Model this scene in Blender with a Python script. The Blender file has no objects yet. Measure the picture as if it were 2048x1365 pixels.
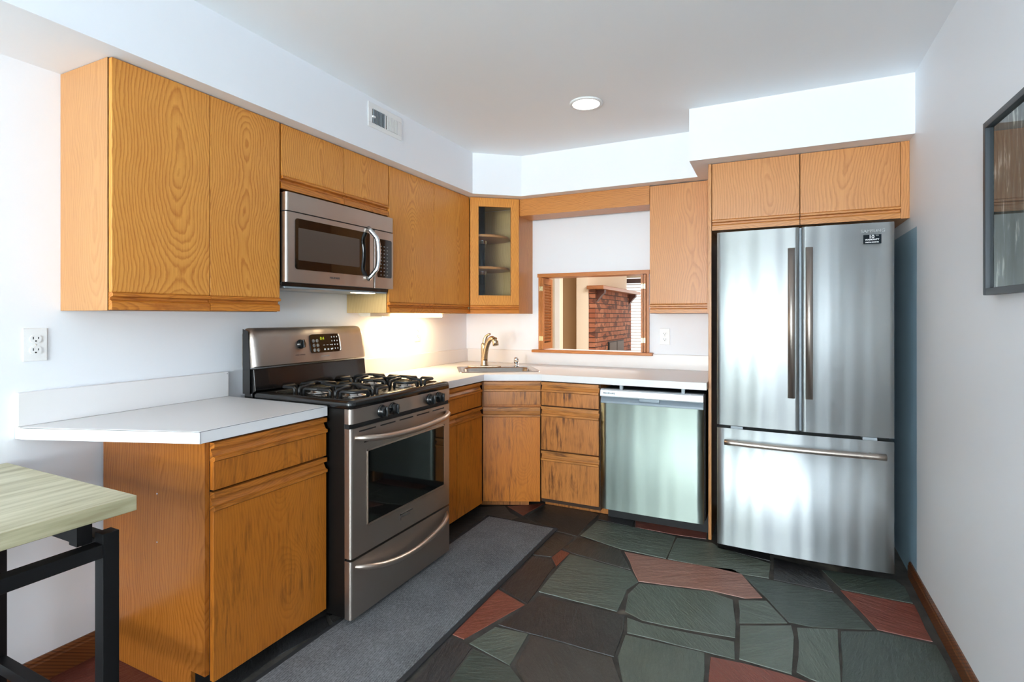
import bpy, bmesh, math, random
from mathutils import Vector, Matrix
PI = math.pi
random.seed(7)
S = bpy.context.scene
COL = S.collection

def lin(r, g, b):
    f = lambda c: (c/255/12.92) if c/255 <= .04045 else ((c/255+.055)/1.055)**2.4
    return (f(r), f(g), f(b), 1.0)

# ------------------------------------------------------------------ camera
cam_d = bpy.data.cameras.new('camera')
cam = bpy.data.objects.new('camera', cam_d); COL.objects.link(cam)
cam.location = (2.324, 0.067, 1.2918)
cam.rotation_euler = (PI/2, 0, 0.45404)
cam_d.sensor_width = 36.0
cam_d.lens = 36.0*1063.4/2048
cam_d.shift_y = (632.93-682.5)/2048
cam_d.clip_start = 0.02
S.camera = cam

# ------------------------------------------------------------------ world
w = bpy.data.worlds.new('sky'); S.world = w; w.use_nodes = True
wn = w.node_tree; wn.nodes.clear()
bg = wn.nodes.new('ShaderNodeBackground'); wo = wn.nodes.new('ShaderNodeOutputWorld')
sky = wn.nodes.new('ShaderNodeTexSky'); sky.sky_type = 'HOSEK_WILKIE'
sky.sun_direction = Vector((0.4, -0.5, 0.7)).normalized(); sky.turbidity = 5
wn.links.new(sky.outputs[0], bg.inputs[0]); wn.links.new(bg.outputs[0], wo.inputs[0])
bg.inputs[1].default_value = 1.6

# ------------------------------------------------------------------ daylight at the windows, added fill in the other room
def area(name, loc, rot, sx, sy, power, color, spread=PI):
    d = bpy.data.lights.new(name, 'AREA'); d.shape = 'RECTANGLE'; d.size = sx; d.size_y = sy
    d.energy = power; d.color = color; d.spread = spread
    o = bpy.data.objects.new(name, d); COL.objects.link(o); o.location = loc; o.rotation_euler = rot
    return o
DAY = (0.86, 0.94, 1.0)
area('daylight_patio_door', (1.05, -4.70, 1.15), (PI/2+.68, 0, 0), .95, 1.9, 160, (.88, 1.0, .92))      # left pane, garden light, shines +y
area('daylight_patio_door', (2.05, -4.70, 1.15), (PI/2+.68, 0, 0), .95, 1.9, 228, (.88, .94, 1.0))
area('daylight_side_window', (3.00, -2.75, 1.45), (PI/2+.6, 0, PI/2), 1.4, 1.2, 26, DAY)     # shines -x
area('next_room_fill', (1.6, 5.6, 2.42), (0, 0, 0), 1.2, 1.2, 74, (1.0, .96, .90))  # added light without a fixture, brightens the recess wall and brick
area('daylight_next_room_window', (0.9, 9.45, 1.4), (-PI/2, 0, 0), 1.4, 1.4, 5, (1.0, .97, .95))

S.view_settings.view_transform = 'Standard'
S.view_settings.look = 'None'
S.view_settings.gamma = 1.0
S.view_settings.use_curve_mapping = False
S.view_settings.exposure = 0.24
S.cycles.use_denoising = True
S.cycles.max_bounces = 10
S.cycles.diffuse_bounces = 6
S.cycles.glossy_bounces = 5
S.cycles.sample_clamp_indirect = 8.0
S.cycles.caustics_reflective = False

# ------------------------------------------------------------------ materials
class NT:
    def __init__(s, name):
        s.m = bpy.data.materials.new(name); s.m.use_nodes = True
        s.t = s.m.node_tree; s.t.nodes.clear()
        s.out = s.t.nodes.new('ShaderNodeOutputMaterial')
        s.b = s.t.nodes.new('ShaderNodeBsdfPrincipled')
        s.t.links.new(s.b.outputs[0], s.out.inputs[0])
    def n(s, typ, **kw):
        x = s.t.nodes.new(typ)
        for k, v in kw.items(): setattr(x, k, v)
        return x
    def l(s, a, b): s.t.links.new(a, b)
    def math(s, op, a, b=None, c=None):
        x = s.n('ShaderNodeMath', operation=op)
        for i, v in enumerate((a, b, c)):
            if v is None: continue
            if isinstance(v, (int, float)): x.inputs[i].default_value = v
            else: s.l(v, x.inputs[i])
        return x.outputs[0]
    def mix(s, fac, a, b, blend='MIX'):
        x = s.n('ShaderNodeMix', data_type='RGBA', blend_type=blend)
        for i, v in ((0, fac), (6, a), (7, b)):
            if isinstance(v, (int, float)): x.inputs[i].default_value = v
            elif isinstance(v, tuple): x.inputs[i].default_value = v
            else: s.l(v, x.inputs[i])
        return x.outputs[2]
    def noise(s, vec, scale, detail=2, rough=.5, dim='3D'):
        x = s.n('ShaderNodeTexNoise', noise_dimensions=dim)
        x.inputs['Scale'].default_value = scale; x.inputs['Detail'].default_value = detail
        x.inputs['Roughness'].default_value = rough
        s.l(vec, x.inputs['W' if dim == '1D' else 'Vector'])
        return x.outputs[0]
    def ramp(s, fac, stops):
        x = s.n('ShaderNodeValToRGB'); e = x.color_ramp.elements
        while len(e) < len(stops): e.new(.5)
        for q, (p, c) in zip(e, stops): q.position = p; q.color = c
        s.l(fac, x.inputs[0]); return x.outputs[0]
    def comb(s, x, y, z):
        q = s.n('ShaderNodeCombineXYZ')
        for i, v in enumerate((x, y, z)):
            if isinstance(v, (int, float)): q.inputs[i].default_value = v
            else: s.l(v, q.inputs[i])
        return q.outputs[0]
    def bump(s, h, strength=.2, dist=.002):
        q = s.n('ShaderNodeBump'); q.inputs['Strength'].default_value = strength; q.inputs['Distance'].default_value = dist
        s.l(h, q.inputs['Height']); s.l(q.outputs[0], s.b.inputs['Normal'])
    def set(s, **kw):
        for k, v in kw.items():
            s.b.inputs[k.replace('_', ' ')].default_value = v

def plain(name, col, rough=.5, metal=0.0, spec=.5, emit=None, estr=0, coat=0):
    q = NT(name); q.set(Base_Color=col, Roughness=rough, Metallic=metal)
    q.b.inputs['Specular IOR Level'].default_value = spec
    if coat: q.b.inputs['Coat Weight'].default_value = coat
    if emit: q.b.inputs['Emission Color'].default_value = emit; q.b.inputs['Emission Strength'].default_value = estr
    return q.m

def paint(name, col, rough=.55, bump=.04):
    q = NT(name); tc = q.n('ShaderNodeTexCoord')
    q.set(Base_Color=col, Roughness=rough)
    q.b.inputs['Specular IOR Level'].default_value = .35
    q.bump(q.noise(tc.outputs['Object'], 180, 3), bump, .002)
    return q.m

def oak(name, light, dark, axis='z', stain=0.0, ring=.75, freq=560, rough=.36):
    q = NT(name); tc = q.n('ShaderNodeTexCoord'); oi = q.n('ShaderNodeObjectInfo')
    sp = q.n('ShaderNodeSeparateXYZ'); q.l(tc.outputs['Object'], sp.inputs[0])
    X, Y, Z = sp.outputs; rnd = oi.outputs['Random']
    seed = q.math('MULTIPLY', rnd, 37.0)
    if axis == 'z': h = q.math('ADD', X, Y); zz = Z
    else: h = q.math('ADD', Z, q.math('MULTIPLY', Y, .6)); zz = X
    h = q.math('ADD', h, q.math('MULTIPLY', q.math('SUBTRACT', rnd, .5), .14))
    zs = q.math('ADD', zz, seed)
    lowd = q.noise(q.math('MULTIPLY', zs, 1.0), 1.7, 1, .4, '1D')
    d = q.math('MULTIPLY', q.math('SUBTRACT', lowd, .46), .30)
    wob = q.noise(q.comb(q.math('MULTIPLY', h, 9.0), seed, q.math('MULTIPLY', zs, 2.2)), 1.0, 3, .55)
    h2 = q.math('ADD', h, q.math('MULTIPLY', q.math('SUBTRACT', wob, .5), .050))
    drift = q.noise(q.math('MULTIPLY', zs, 1.0), 2.2, 1, .5, '1D')
    h2 = q.math('ADD', h2, q.math('MULTIPLY', q.math('SUBTRACT', drift, .5), .10))
    r = q.math('SQRT', q.math('ADD', q.math('MULTIPLY', h2, h2), q.math('ADD', q.math('MULTIPLY', d, d), .0004)))
    r = q.math('ADD', r, q.math('MULTIPLY', wob, .014))
    jag = q.noise(q.comb(q.math('MULTIPLY', h, 46.0), seed, q.math('MULTIPLY', zs, 20.0)), 1.0, 3, .6)
    r = q.math('ADD', r, q.math('MULTIPLY', jag, .0085))
    fr_ = q.math('FRACT', q.math('MULTIPLY', r, freq/6.2832))
    rg = q.ramp(fr_, [(0.0, (.05, .05, .05, 1)), (.45, (.25, .25, .25, 1)), (.80, (1, 1, 1, 1)), (1.0, (.10, .10, .10, 1))])
    pores = q.noise(q.comb(q.math('MULTIPLY', h, 420.0), seed, q.math('MULTIPLY', zs, 9.0)), 1.0, 2, .6)
    pr_ = q.ramp(pores, [(.40, (0, 0, 0, 1)), (.64, (1, 1, 1, 1))])
    big = q.noise(q.comb(q.math('MULTIPLY', h, 5.0), seed, q.math('MULTIPLY', zs, 1.3)), 1.0, 3, .5)
    f = q.math('ADD', q.math('MULTIPLY', rg, ring*.85), q.math('MULTIPLY', pr_, .30))
    f = q.math('ADD', f, q.math('MULTIPLY', q.math('SUBTRACT', big, .5), .5))
    cl = q.n('ShaderNodeClamp'); q.l(f, cl.inputs[0])
    c = q.mix(cl.outputs[0], light, dark)
    if stain > 0:     # rubbed-in dirt streaks that follow the grain
        st = q.noise(q.comb(q.math('MULTIPLY', h, 70.0), seed, q.math('MULTIPLY', zs, 6.5)), 1.0, 4, .65)
        reg = q.noise(q.comb(q.math('MULTIPLY', h, 6.0), seed, q.math('MULTIPLY', zs, 4.0)), 1.0, 3, .6)
        sm = q.math('MULTIPLY', q.ramp(st, [(.47, (0, 0, 0, 1)), (.63, (1, 1, 1, 1))]), q.ramp(reg, [(.38, (0, 0, 0, 1)), (.60, (1, 1, 1, 1))]))
        c = q.mix(q.math('MULTIPLY', sm, stain), c, lin(84, 46, 18))
    q.l(c, q.b.inputs['Base Color']); q.set(Roughness=rough)
    q.b.inputs['Specular IOR Level'].default_value = .45
    q.bump(pores, .10, .0008)
    return q.m

def steel(name, col, rough=.3, aniso=.75, streak=.10, wave=.28):
    q = NT(name); tc = q.n('ShaderNodeTexCoord'); sp = q.n('ShaderNodeSeparateXYZ')
    q.l(tc.outputs['Object'], sp.inputs[0]); X, Y, Z = sp.outputs
    n1 = q.noise(q.comb(q.math('MULTIPLY', X, 3.0), q.math('MULTIPLY', Y, 3.0), q.math('MULTIPLY', Z, 900.0)), 1.0, 2, .6)
    q.l(q.math('ADD', q.math('MULTIPLY', n1, streak), rough - streak/2), q.b.inputs['Roughness'])
    q.set(Base_Color=col, Metallic=1.0, Anisotropic=aniso)
    vt = q.n('ShaderNodeVectorTransform', vector_type='VECTOR', convert_from='OBJECT', convert_to='WORLD')
    vt.inputs[0].default_value = (0, 0, 1); q.l(vt.outputs[0], q.b.inputs['Tangent'])
    # soft pillowing of sheet metal
    wv = q.noise(q.comb(q.math('MULTIPLY', X, 8.0), 0.0, q.math('MULTIPLY', Z, .5)), 1.0, 1, .4)
    q.bump(wv, wave, .03)
    return q.m

M = {}
M['wall'] = paint('white_wall_paint', lin(237, 241, 247))
M['ceiling'] = paint('white_ceiling_paint', lin(242, 246, 250))
M['oak'] = oak('honey_oak', lin(222, 156, 72), lin(178, 102, 34))
M['oak_x'] = oak('honey_oak_strip', lin(206, 130, 50), lin(152, 80, 22), 'x', freq=700)
M['oak_side'] = oak('pale_oak_panel', lin(192, 140, 88), lin(160, 104, 56), ring=.45, freq=520)
M['oak_back'] = oak('peach_oak', lin(208, 146, 86), lin(168, 104, 54), ring=.7, freq=480)
M['oak_back_x'] = oak('peach_oak_strip', lin(206, 140, 72), lin(160, 95, 42), 'x', freq=650)
M['oak_base'] = oak('worn_oak', lin(194, 116, 38), lin(150, 78, 16), stain=.6, ring=.4, freq=620)
M['oak_base_x'] = oak('worn_oak_strip', lin(194, 118, 44), lin(142, 74, 20), 'x', stain=.75, ring=.5, freq=760)
M['oak_worn'] = oak('dirty_worn_oak', lin(188, 120, 58), lin(138, 78, 30), stain=.95, ring=.4, freq=620)
M['oak_worn_x'] = oak('dirty_worn_oak_strip', lin(198, 132, 66), lin(134, 76, 30), 'x', stain=.9, ring=.5, freq=760)
M['oak_end'] = oak('glossy_oak_panel', lin(166, 100, 38), lin(122, 66, 20), ring=.6, freq=430, rough=.22)
M['frame_oak'] = oak('orange_oak_trim', lin(196, 124, 62), lin(150, 82, 34), ring=.4, freq=700)
M['frame_oak_x'] = oak('orange_oak_trim_level', lin(196, 124, 62), lin(150, 82, 34), 'x', ring=.4, freq=700)
M['ply'] = oak('bare_plywood', lin(206, 178, 126), lin(176, 140, 86), ring=.25, freq=300, rough=.6)
M['baseboard'] = oak('dark_stained_baseboard', lin(122, 72, 38), lin(62, 30, 14), 'x', ring=.9, freq=520, rough=.3)
M['inside'] = plain('cabinet_shadow_gap', lin(52, 32, 18), .8)
M['laminate'] = plain('white_laminate', lin(232, 231, 232), .32)
M['seam'] = plain('laminate_seam', lin(92, 92, 96), .6)
M['steel'] = steel('brushed_stainless', lin(196, 202, 204), .44, .97)
M['steel_dw'] = steel('pale_brushed_stainless', lin(174, 187, 180), .52, .96, wave=.16)
M['steel_dark'] = steel('warm_brushed_stainless', lin(178, 168, 160), .40, .6)
M['handle'] = plain('satin_nickel_bar', lin(182, 172, 164), .38, 1.0)
M['handle_pale'] = plain('satin_aluminium_bar', lin(205, 190, 178), .32, 1.0)
M['chrome'] = plain('polished_chrome', lin(215, 217, 220), .12, 1.0)
M['nickel'] = plain('brushed_nickel', lin(178, 160, 138), .27, 1.0)
M['sinksteel'] = plain('satin_sink_steel', lin(190, 188, 186), .26, 1.0)
M['black'] = plain('black_enamel', lin(16, 16, 17), .22, coat=.3)
M['black_side'] = plain('scuffed_black_side', lin(13, 11, 10), .4, spec=.3)
M['blackmat'] = plain('black_cast_iron', lin(28, 29, 31), .42)
M['knob'] = plain('black_plastic_knob', lin(16, 20, 24), .22, coat=.4)
M['dkglass'] = plain('dark_oven_glass', lin(12, 13, 13), .05, coat=.3)
M['mesh'] = plain('microwave_window_mesh', lin(84, 76, 70), .30, .3)
M['grey'] = plain('grey_plastic', lin(148, 158, 166), .4)
M['dwgrey'] = plain('grey_console_plastic', lin(208, 214, 220), .35, .3)
M['dwgrip'] = plain('slate_grip_plastic', lin(128, 140, 150), .4, .2)
M['rubber'] = plain('black_gap', lin(12, 14, 17), .6)
M['fridgeside'] = plain('charcoal_fridge_side', lin(40, 46, 52), .45)
M['white'] = plain('white_plastic', lin(236, 237, 238), .35)
M['ivory'] = plain('ivory_plastic', lin(232, 224, 212), .35)
M['slot'] = plain('dark_slot', lin(22, 22, 24), .6)
M['brass'] = plain('pale_brass_hinge', lin(226, 214, 168), .3, .7)
M['ink'] = plain('grey_print', lin(84, 82, 82), .5)
M['inkpale'] = plain('pale_print', lin(168, 172, 176), .5)
M['white_ink'] = plain('white_print', lin(236, 238, 240), .5)
M['sticker'] = plain('black_sticker', lin(20, 28, 36), .7, spec=.15)
M['keys'] = plain('grey_key_print', lin(132, 132, 130), .5)
M['lcd'] = plain('lit_clock_digits', lin(60, 70, 10), .5, emit=lin(190, 200, 30), estr=.8)
M['lamp'] = plain('lit_lamp_lens', lin(255, 250, 240), .5, emit=(1, .97, .93, 1), estr=9)
M['tube'] = plain('lit_tube_lens', lin(255, 240, 210), .5, emit=(1.0, .74, .42, 1), estr=36)
M['hoodlamp'] = plain('lit_hood_lens', lin(255, 240, 210), .5, emit=(1.0, .80, .50, 1), estr=12)
M['ledbody'] = plain('cream_lamp_housing', lin(226, 212, 190), .4)
M['blacksteel'] = plain('black_powder_coated_steel', lin(12, 12, 14), .5, spec=.3)
M['picframe'] = plain('slate_painted_frame', lin(44, 53, 61), .45)
M['fire_steel'] = plain('grey_firedoor_steel', lin(92, 86, 83), .6, .0)
M['cream'] = paint('cream_wall_paint', lin(244, 232, 214))
M['tan'] = paint('shaded_tan_wall', lin(206, 176, 138))  # darker recess wall, the shade it stands in put into the tan
M['carpet'] = paint('beige_carpet', lin(196, 180, 160), .95, .5)
M['slat'] = plain('white_blind_slat', lin(240, 240, 240), .5)
M['headrail'] = plain('dark_headrail', lin(96, 78, 82), .5)
M['pane_light'] = plain('bright_daylight_pane', lin(250, 250, 250), .3, emit=(1, 1, 1, 1), estr=.75)
M['pole'] = plain('dark_glossy_pole', lin(34, 40, 50), .12, .6)
M['void'] = plain('unlit_recess', lin(10, 10, 10), .9)

def glass(name, rough=0.0, tint=(1, 1, 1, 1)):
    q = NT(name); t = q.t
    tr = q.n('ShaderNodeBsdfTransparent'); tr.inputs[0].default_value = tint
    gl = q.n('ShaderNodeBsdfGlossy'); gl.inputs['Roughness'].default_value = rough
    fr = q.n('ShaderNodeFresnel'); fr.inputs[0].default_value = 1.5
    mx = q.n('ShaderNodeMixShader')
    ge = q.n('ShaderNodeNewGeometry')
    q.l(q.math('MULTIPLY', fr.outputs[0], q.math('SUBTRACT', 1.0, ge.outputs['Backfacing'])), mx.inputs[0]); q.l(tr.outputs[0], mx.inputs[1]); q.l(gl.outputs[0], mx.inputs[2])
    q.l(mx.outputs[0], q.out.inputs[0]); return q.m
M['glass'] = glass('clear_glass', .01, (.96, .97, .96, 1))

def slate(name, a, b, rough=.34):
    q = NT(name); tc = q.n('ShaderNodeTexCoord'); ge = q.n('ShaderNodeNewGeometry')
    r = ge.outputs['Random Per Island']
    mp = q.n('ShaderNodeMapping'); q.l(tc.outputs['Object'], mp.inputs[0])
    q.l(q.comb(0.0, 0.0, q.math('MULTIPLY', r, 6.28)), mp.inputs['Rotation'])
    ns = q.n('ShaderNodeMapping'); q.l(mp.outputs[0], ns.inputs[0]); ns.inputs['Scale'].default_value = (2.2, 9, 1)
    n1 = q.noise(ns.outputs[0], 2.0, 6, .6)
    ns2 = q.n('ShaderNodeMapping'); q.l(mp.outputs[0], ns2.inputs[0]); ns2.inputs['Scale'].default_value = (9, 42, 1)
    n2 = q.noise(ns2.outputs[0], 2.0, 5, .65)
    f = q.math('ADD', q.math('MULTIPLY', n1, 1.1), q.math('ADD', q.math('MULTIPLY', n2, .9), q.math('MULTIPLY', r, .45)))
    f = q.math('SUBTRACT', f, .80)
    c = q.mix(f, a, b)
    q.l(c, q.b.inputs['Base Color'])
    q.l(q.math('ADD', q.math('MULTIPLY', n2, .22), rough - .10), q.b.inputs['Roughness'])
    q.bump(q.math('ADD', q.math('MULTIPLY', n1, 1.0), q.math('MULTIPLY', n2, .6)), .9, .008)
    return q.m
STONE = [slate('green_slate', lin(76, 85, 77), lin(108, 117, 107)), slate('black_slate', lin(36, 36, 37), lin(60, 59, 60)),
         slate('red_slate', lin(118, 56, 42), lin(140, 80, 62)), slate('purple_brown_slate', lin(50, 48, 45), lin(74, 70, 66)),
         slate('rose_slate', lin(140, 92, 80), lin(164, 122, 108)), slate('dark_green_slate', lin(56, 66, 60), lin(80, 90, 82)),
         slate('maroon_slate', lin(92, 44, 36), lin(112, 58, 48))]
def grout():
    q = NT('dark_grout'); tc = q.n('ShaderNodeTexCoord')
    n = q.noise(tc.outputs['Object'], 9, 5, .6)
    n2 = q.noise(tc.outputs['Object'], 3.5, 3, .6)
    c = q.mix(q.ramp(n, [(.35, (0, 0, 0, 1)), (.75, (1, 1, 1, 1))]), lin(44, 42, 40), lin(84, 80, 74))
    c = q.mix(q.ramp(n2, [(.60, (0, 0, 0, 1)), (.72, (1, 1, 1, 1))]), c, lin(128, 118, 104))
    q.l(c, q.b.inputs['Base Color']); q.set(Roughness=.8)
    q.bump(n, .4, .003); return q.m
M['grout'] = grout()

def rugmat():
    q = NT('grey_ribbed_mat'); tc = q.n('ShaderNodeTexCoord'); sp = q.n('ShaderNodeSeparateXYZ')
    q.l(tc.outputs['Object'], sp.inputs[0]); X, Y, Z = sp.outputs
    ch = q.n('ShaderNodeTexVoronoi'); ch.inputs['Scale'].default_value = 1.0
    q.l(q.comb(q.math('MULTIPLY', X, 170.0), q.math('MULTIPLY', Y, 90.0), 0.0), ch.inputs['Vector'])
    n = q.noise(tc.outputs['Object'], 120, 3, .6)
    big = q.noise(tc.outputs['Object'], 5, 3, .6)
    wv = q.math('ADD', q.math('MULTIPLY', q.math('SINE', q.math('MULTIPLY', q.math('ADD', X, q.math('MULTIPLY', Y, .15)), 700.0)), .5), .5)
    f = q.math('ADD', q.math('MULTIPLY', ch.outputs['Distance'], .45), q.math('MULTIPLY', n, .5))
    f = q.math('ADD', f, q.math('MULTIPLY', wv, .22))
    f = q.math('ADD', f, q.math('MULTIPLY', q.math('SUBTRACT', big, .5), .5))
    c = q.mix(f, lin(34, 35, 37), lin(142, 144, 147))
    q.l(c, q.b.inputs['Base Color']); q.set(Roughness=.95); q.b.inputs['Specular IOR Level'].default_value = .15
    q.bump(f, .6, .004); return q.m
M['rug'] = rugmat()
M['rugedge'] = plain('black_rubber_edge', lin(42, 43, 46), .8)

def tabletop_mat():
    q = NT('pale_ash_tabletop'); tc = q.n('ShaderNodeTexCoord'); sp = q.n('ShaderNodeSeparateXYZ')
    q.l(tc.outputs['Object'], sp.inputs[0]); X, Y, Z = sp.outputs
    n = q.noise(q.comb(q.math('MULTIPLY', X, 26.0), q.math('MULTIPLY', Y, 2.2), q.math('MULTIPLY', Z, 26.0)), 1.0, 4, .6)
    n2 = q.noise(q.comb(q.math('MULTIPLY', X, 170.0), q.math('MULTIPLY', Y, 7.0), q.math('MULTIPLY', Z, 170.0)), 1.0, 2, .6)
    c = q.ramp(n, [(.36, lin(158, 150, 116)), (.50, lin(190, 184, 150)), (.62, lin(208, 202, 172))])
    c = q.mix(q.math('MULTIPLY', n2, .35), c, lin(158, 148, 122))
    q.l(c, q.b.inputs['Base Color']); q.set(Roughness=.42); return q.m
M['tabletop'] = tabletop_mat()

def brickmat():
    q = NT('red_brick'); tc = q.n('ShaderNodeTexCoord'); sp = q.n('ShaderNodeSeparateXYZ')
    q.l(tc.outputs['Object'], sp.inputs[0]); X, Y, Z = sp.outputs
    br = q.n('ShaderNodeTexBrick'); q.l(q.comb(q.math('ADD', X, Y), Z, 0.0), br.inputs['Vector'])
    br.inputs['Scale'].default_value = 1.0
    br.inputs['Brick Width'].default_value = .205; br.inputs['Row Height'].default_value = .0667
    br.inputs['Mortar Size'].default_value = .006; br.inputs['Mortar Smooth'].default_value = .1
    br.inputs['Color1'].default_value = lin(150, 88, 64); br.inputs['Color2'].default_value = lin(182, 122, 94)
    br.inputs['Mortar'].default_value = lin(58, 34, 26)
    vn = q.n('ShaderNodeTexVoronoi'); vn.inputs['Scale'].default_value = 1.0
    q.l(q.comb(q.math('MULTIPLY', q.math('ADD', X, Y), 7.0), q.math('MULTIPLY', Z, 15.0), 0.0), vn.inputs['Vector'])
    hs = q.n('ShaderNodeSeparateColor'); q.l(vn.outputs['Color'], hs.inputs[0])
    k = q.ramp(hs.outputs[0], [(.70, (0, 0, 0, 1)), (.78, (1, 1, 1, 1))])
    dk = q.math('MULTIPLY', k, .7)
    c = q.mix(dk, br.outputs['Color'], lin(70, 48, 44))
    q.l(c, q.b.inputs['Base Color']); q.set(Roughness=.8)
    q.bump(br.outputs['Fac'], -.5, .006); return q.m
M['brick'] = brickmat()
M['mantel'] = oak('stained_mantel', lin(178, 118, 78), lin(128, 78, 46), 'x', ring=.5)
M['corbel'] = plain('dark_stained_corbel', lin(84, 44, 30), .5)

def art():
    q = NT('abstract_streaked_print'); tc = q.n('ShaderNodeTexCoord'); sp = q.n('ShaderNodeSeparateXYZ')
    q.l(tc.outputs['Object'], sp.inputs[0]); X, Y, Z = sp.outputs
    n = q.noise(q.comb(q.math('MULTIPLY', X, 34.0), 0.0, q.math('MULTIPLY', Z, 7.0)), 1.0, 4, .6)
    n2 = q.noise(q.comb(q.math('MULTIPLY', X, 9.0), 2.0, q.math('MULTIPLY', Z, 3.0)), 1.0, 3, .6)
    c = q.ramp(n, [(.44, lin(60, 68, 68)), (.58, lin(96, 108, 110)), (.66, lin(226, 232, 232))])
    c = q.mix(q.math('MULTIPLY', n2, .6), c, lin(64, 78, 82))
    q.l(c, q.b.inputs['Base Color']); q.set(Roughness=.6); return q.m
M['art'] = art()

# right wall: old blue paint beside the refrigerator, niche shade mixed into its colour
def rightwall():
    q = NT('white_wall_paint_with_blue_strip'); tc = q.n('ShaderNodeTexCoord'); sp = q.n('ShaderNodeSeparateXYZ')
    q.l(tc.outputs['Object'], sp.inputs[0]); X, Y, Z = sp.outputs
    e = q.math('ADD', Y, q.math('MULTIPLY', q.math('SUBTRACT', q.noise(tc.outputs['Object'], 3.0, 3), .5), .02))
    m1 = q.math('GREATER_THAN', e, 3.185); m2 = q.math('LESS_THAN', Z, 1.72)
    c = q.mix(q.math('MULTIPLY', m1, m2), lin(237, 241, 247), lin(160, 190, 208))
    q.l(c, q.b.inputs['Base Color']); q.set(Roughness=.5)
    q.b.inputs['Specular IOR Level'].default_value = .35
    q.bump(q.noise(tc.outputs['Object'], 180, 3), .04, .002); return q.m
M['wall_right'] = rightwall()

# ------------------------------------------------------------------ mesh builder
class MB:
    def __init__(s): s.bm = bmesh.new(); s.mi = 0
    def _f(s, vs, smooth=False):
        try:
            f = s.bm.faces.new(vs); f.smooth = smooth; f.material_index = s.mi; return f
        except ValueError: return None
    def box(s, x0, x1, y0, y1, z0, z1):
        v = [s.bm.verts.new((x, y, z)) for z in (z0, z1) for y in (y0, y1) for x in (x0, x1)]
        for q in ((0, 2, 3, 1), (4, 5, 7, 6), (0, 1, 5, 4), (2, 6, 7, 3), (0, 4, 6, 2), (1, 3, 7, 5)): s._f([v[i] for i in q])
        return s
    def prism(s, pts, a, b, axis='x', smooth=False):
        # pts: 2-D profile; axis x: (y,z) profile; y: (x,z); z: (x,y)
        def P(p, t): return {'x': (t, p[0], p[1]), 'y': (p[0], t, p[1]), 'z': (p[0], p[1], t)}[axis]
        A = [s.bm.verts.new(P(p, a)) for p in pts]; B = [s.bm.verts.new(P(p, b)) for p in pts]
        n = len(pts)
        for i in range(n): s._f([A[i], A[(i+1) % n], B[(i+1) % n], B[i]], smooth)
        s._f(A[::-1]); s._f(B); return s
    def tube(s, pts, r, seg=10, caps=True, scale=None):
        pts = [Vector(p) for p in pts]; rings = []; n = len(pts)
        rr = r if isinstance(r, (list, tuple)) else [r]*n
        ref = None
        for i, p in enumerate(pts):
            t = ((pts[min(i+1, n-1)] - pts[max(i-1, 0)])).normalized()
            if ref is None:
                ref = Vector((0, 0, 1)) if abs(t.z) < .9 else Vector((1, 0, 0))
            u = t.cross(ref).normalized(); v = u.cross(t).normalized(); ref = v
            sx, sy = scale if scale else (1, 1)
            rings.append([s.bm.verts.new(p + u*math.cos(2*PI*k/seg)*rr[i]*sx + v*math.sin(2*PI*k/seg)*rr[i]*sy) for k in range(seg)])
        for a, b in zip(rings, rings[1:]):
            for k in range(seg): s._f([a[k], a[(k+1) % seg], b[(k+1) % seg], b[k]], True)
        if caps: s._f(rings[0][::-1]); s._f(rings[-1])
        return s
    def bar(s, p, q, wd, hg):
        p, q = Vector(p), Vector(q); t = (q-p).normalized()
        up = Vector((0, 0, 1)) if abs(t.z) < .9 else Vector((0, 1, 0))
        u = t.cross(up).normalized()*wd/2; v = u.cross(t).normalized()*hg/2
        A = [s.bm.verts.new(p+a*u+b*v) for a, b in ((-1, -1), (1, -1), (1, 1), (-1, 1))]
        B = [s.bm.verts.new(q+a*u+b*v) for a, b in ((-1, -1), (1, -1), (1, 1), (-1, 1))]
        for i in range(4): s._f([A[i], A[(i+1) % 4], B[(i+1) % 4], B[i]])
        s._f(A[::-1]); s._f(B); return s
    def lathe(s, prof, c=(0, 0, 0), axis='z', seg=28, smooth=True):
        # prof: (radius, height along the axis)
        c = Vector(c); rings = []
        for r, h in prof:
            ring = []
            for k in range(seg):
                a = 2*PI*k/seg; x, y = r*math.cos(a), r*math.sin(a)
                d = {'z': (x, y, h), 'y': (x, h, y), 'x': (h, x, y)}[axis]
                ring.append(s.bm.verts.new(c+Vector(d)))
            rings.append(ring)
        for a, b in zip(rings, rings[1:]):
            for k in range(seg): s._f([a[k], a[(k+1) % seg], b[(k+1) % seg], b[k]], smooth)
        s._f(rings[0][::-1]); s._f(rings[-1]); return s
    def build(s, name, mat, parent=None, loc=None, bevel=0, seg=2, weld=False):
        bmesh.ops.recalc_face_normals(s.bm, faces=s.bm.faces)
        if name == 'carcass':      # dark shadow gaps between the fronts
            s.bm.normal_update(); mat = [mat, M['inside']]
            for f in s.bm.faces:
                if f.normal.y < -.9: f.material_index = 1
        me = bpy.data.meshes.new(name); s.bm.to_mesh(me); s.bm.free()
        for m in (mat if isinstance(mat, list) else [mat]): me.materials.append(m)
        o = bpy.data.objects.new(name, me); COL.objects.link(o)
        if parent: o.parent = parent
        if loc: o.location = loc
        if bevel:
            b = o.modifiers.new('bevel', 'BEVEL'); b.width = bevel; b.segments = seg; b.limit_method = 'ANGLE'; b.angle_limit = .6
            b.harden_normals = False
            for p in me.polygons: p.use_smooth = True
            wn_ = o.modifiers.new('wn', 'WEIGHTED_NORMAL'); wn_.keep_sharp = True
        return o

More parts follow.
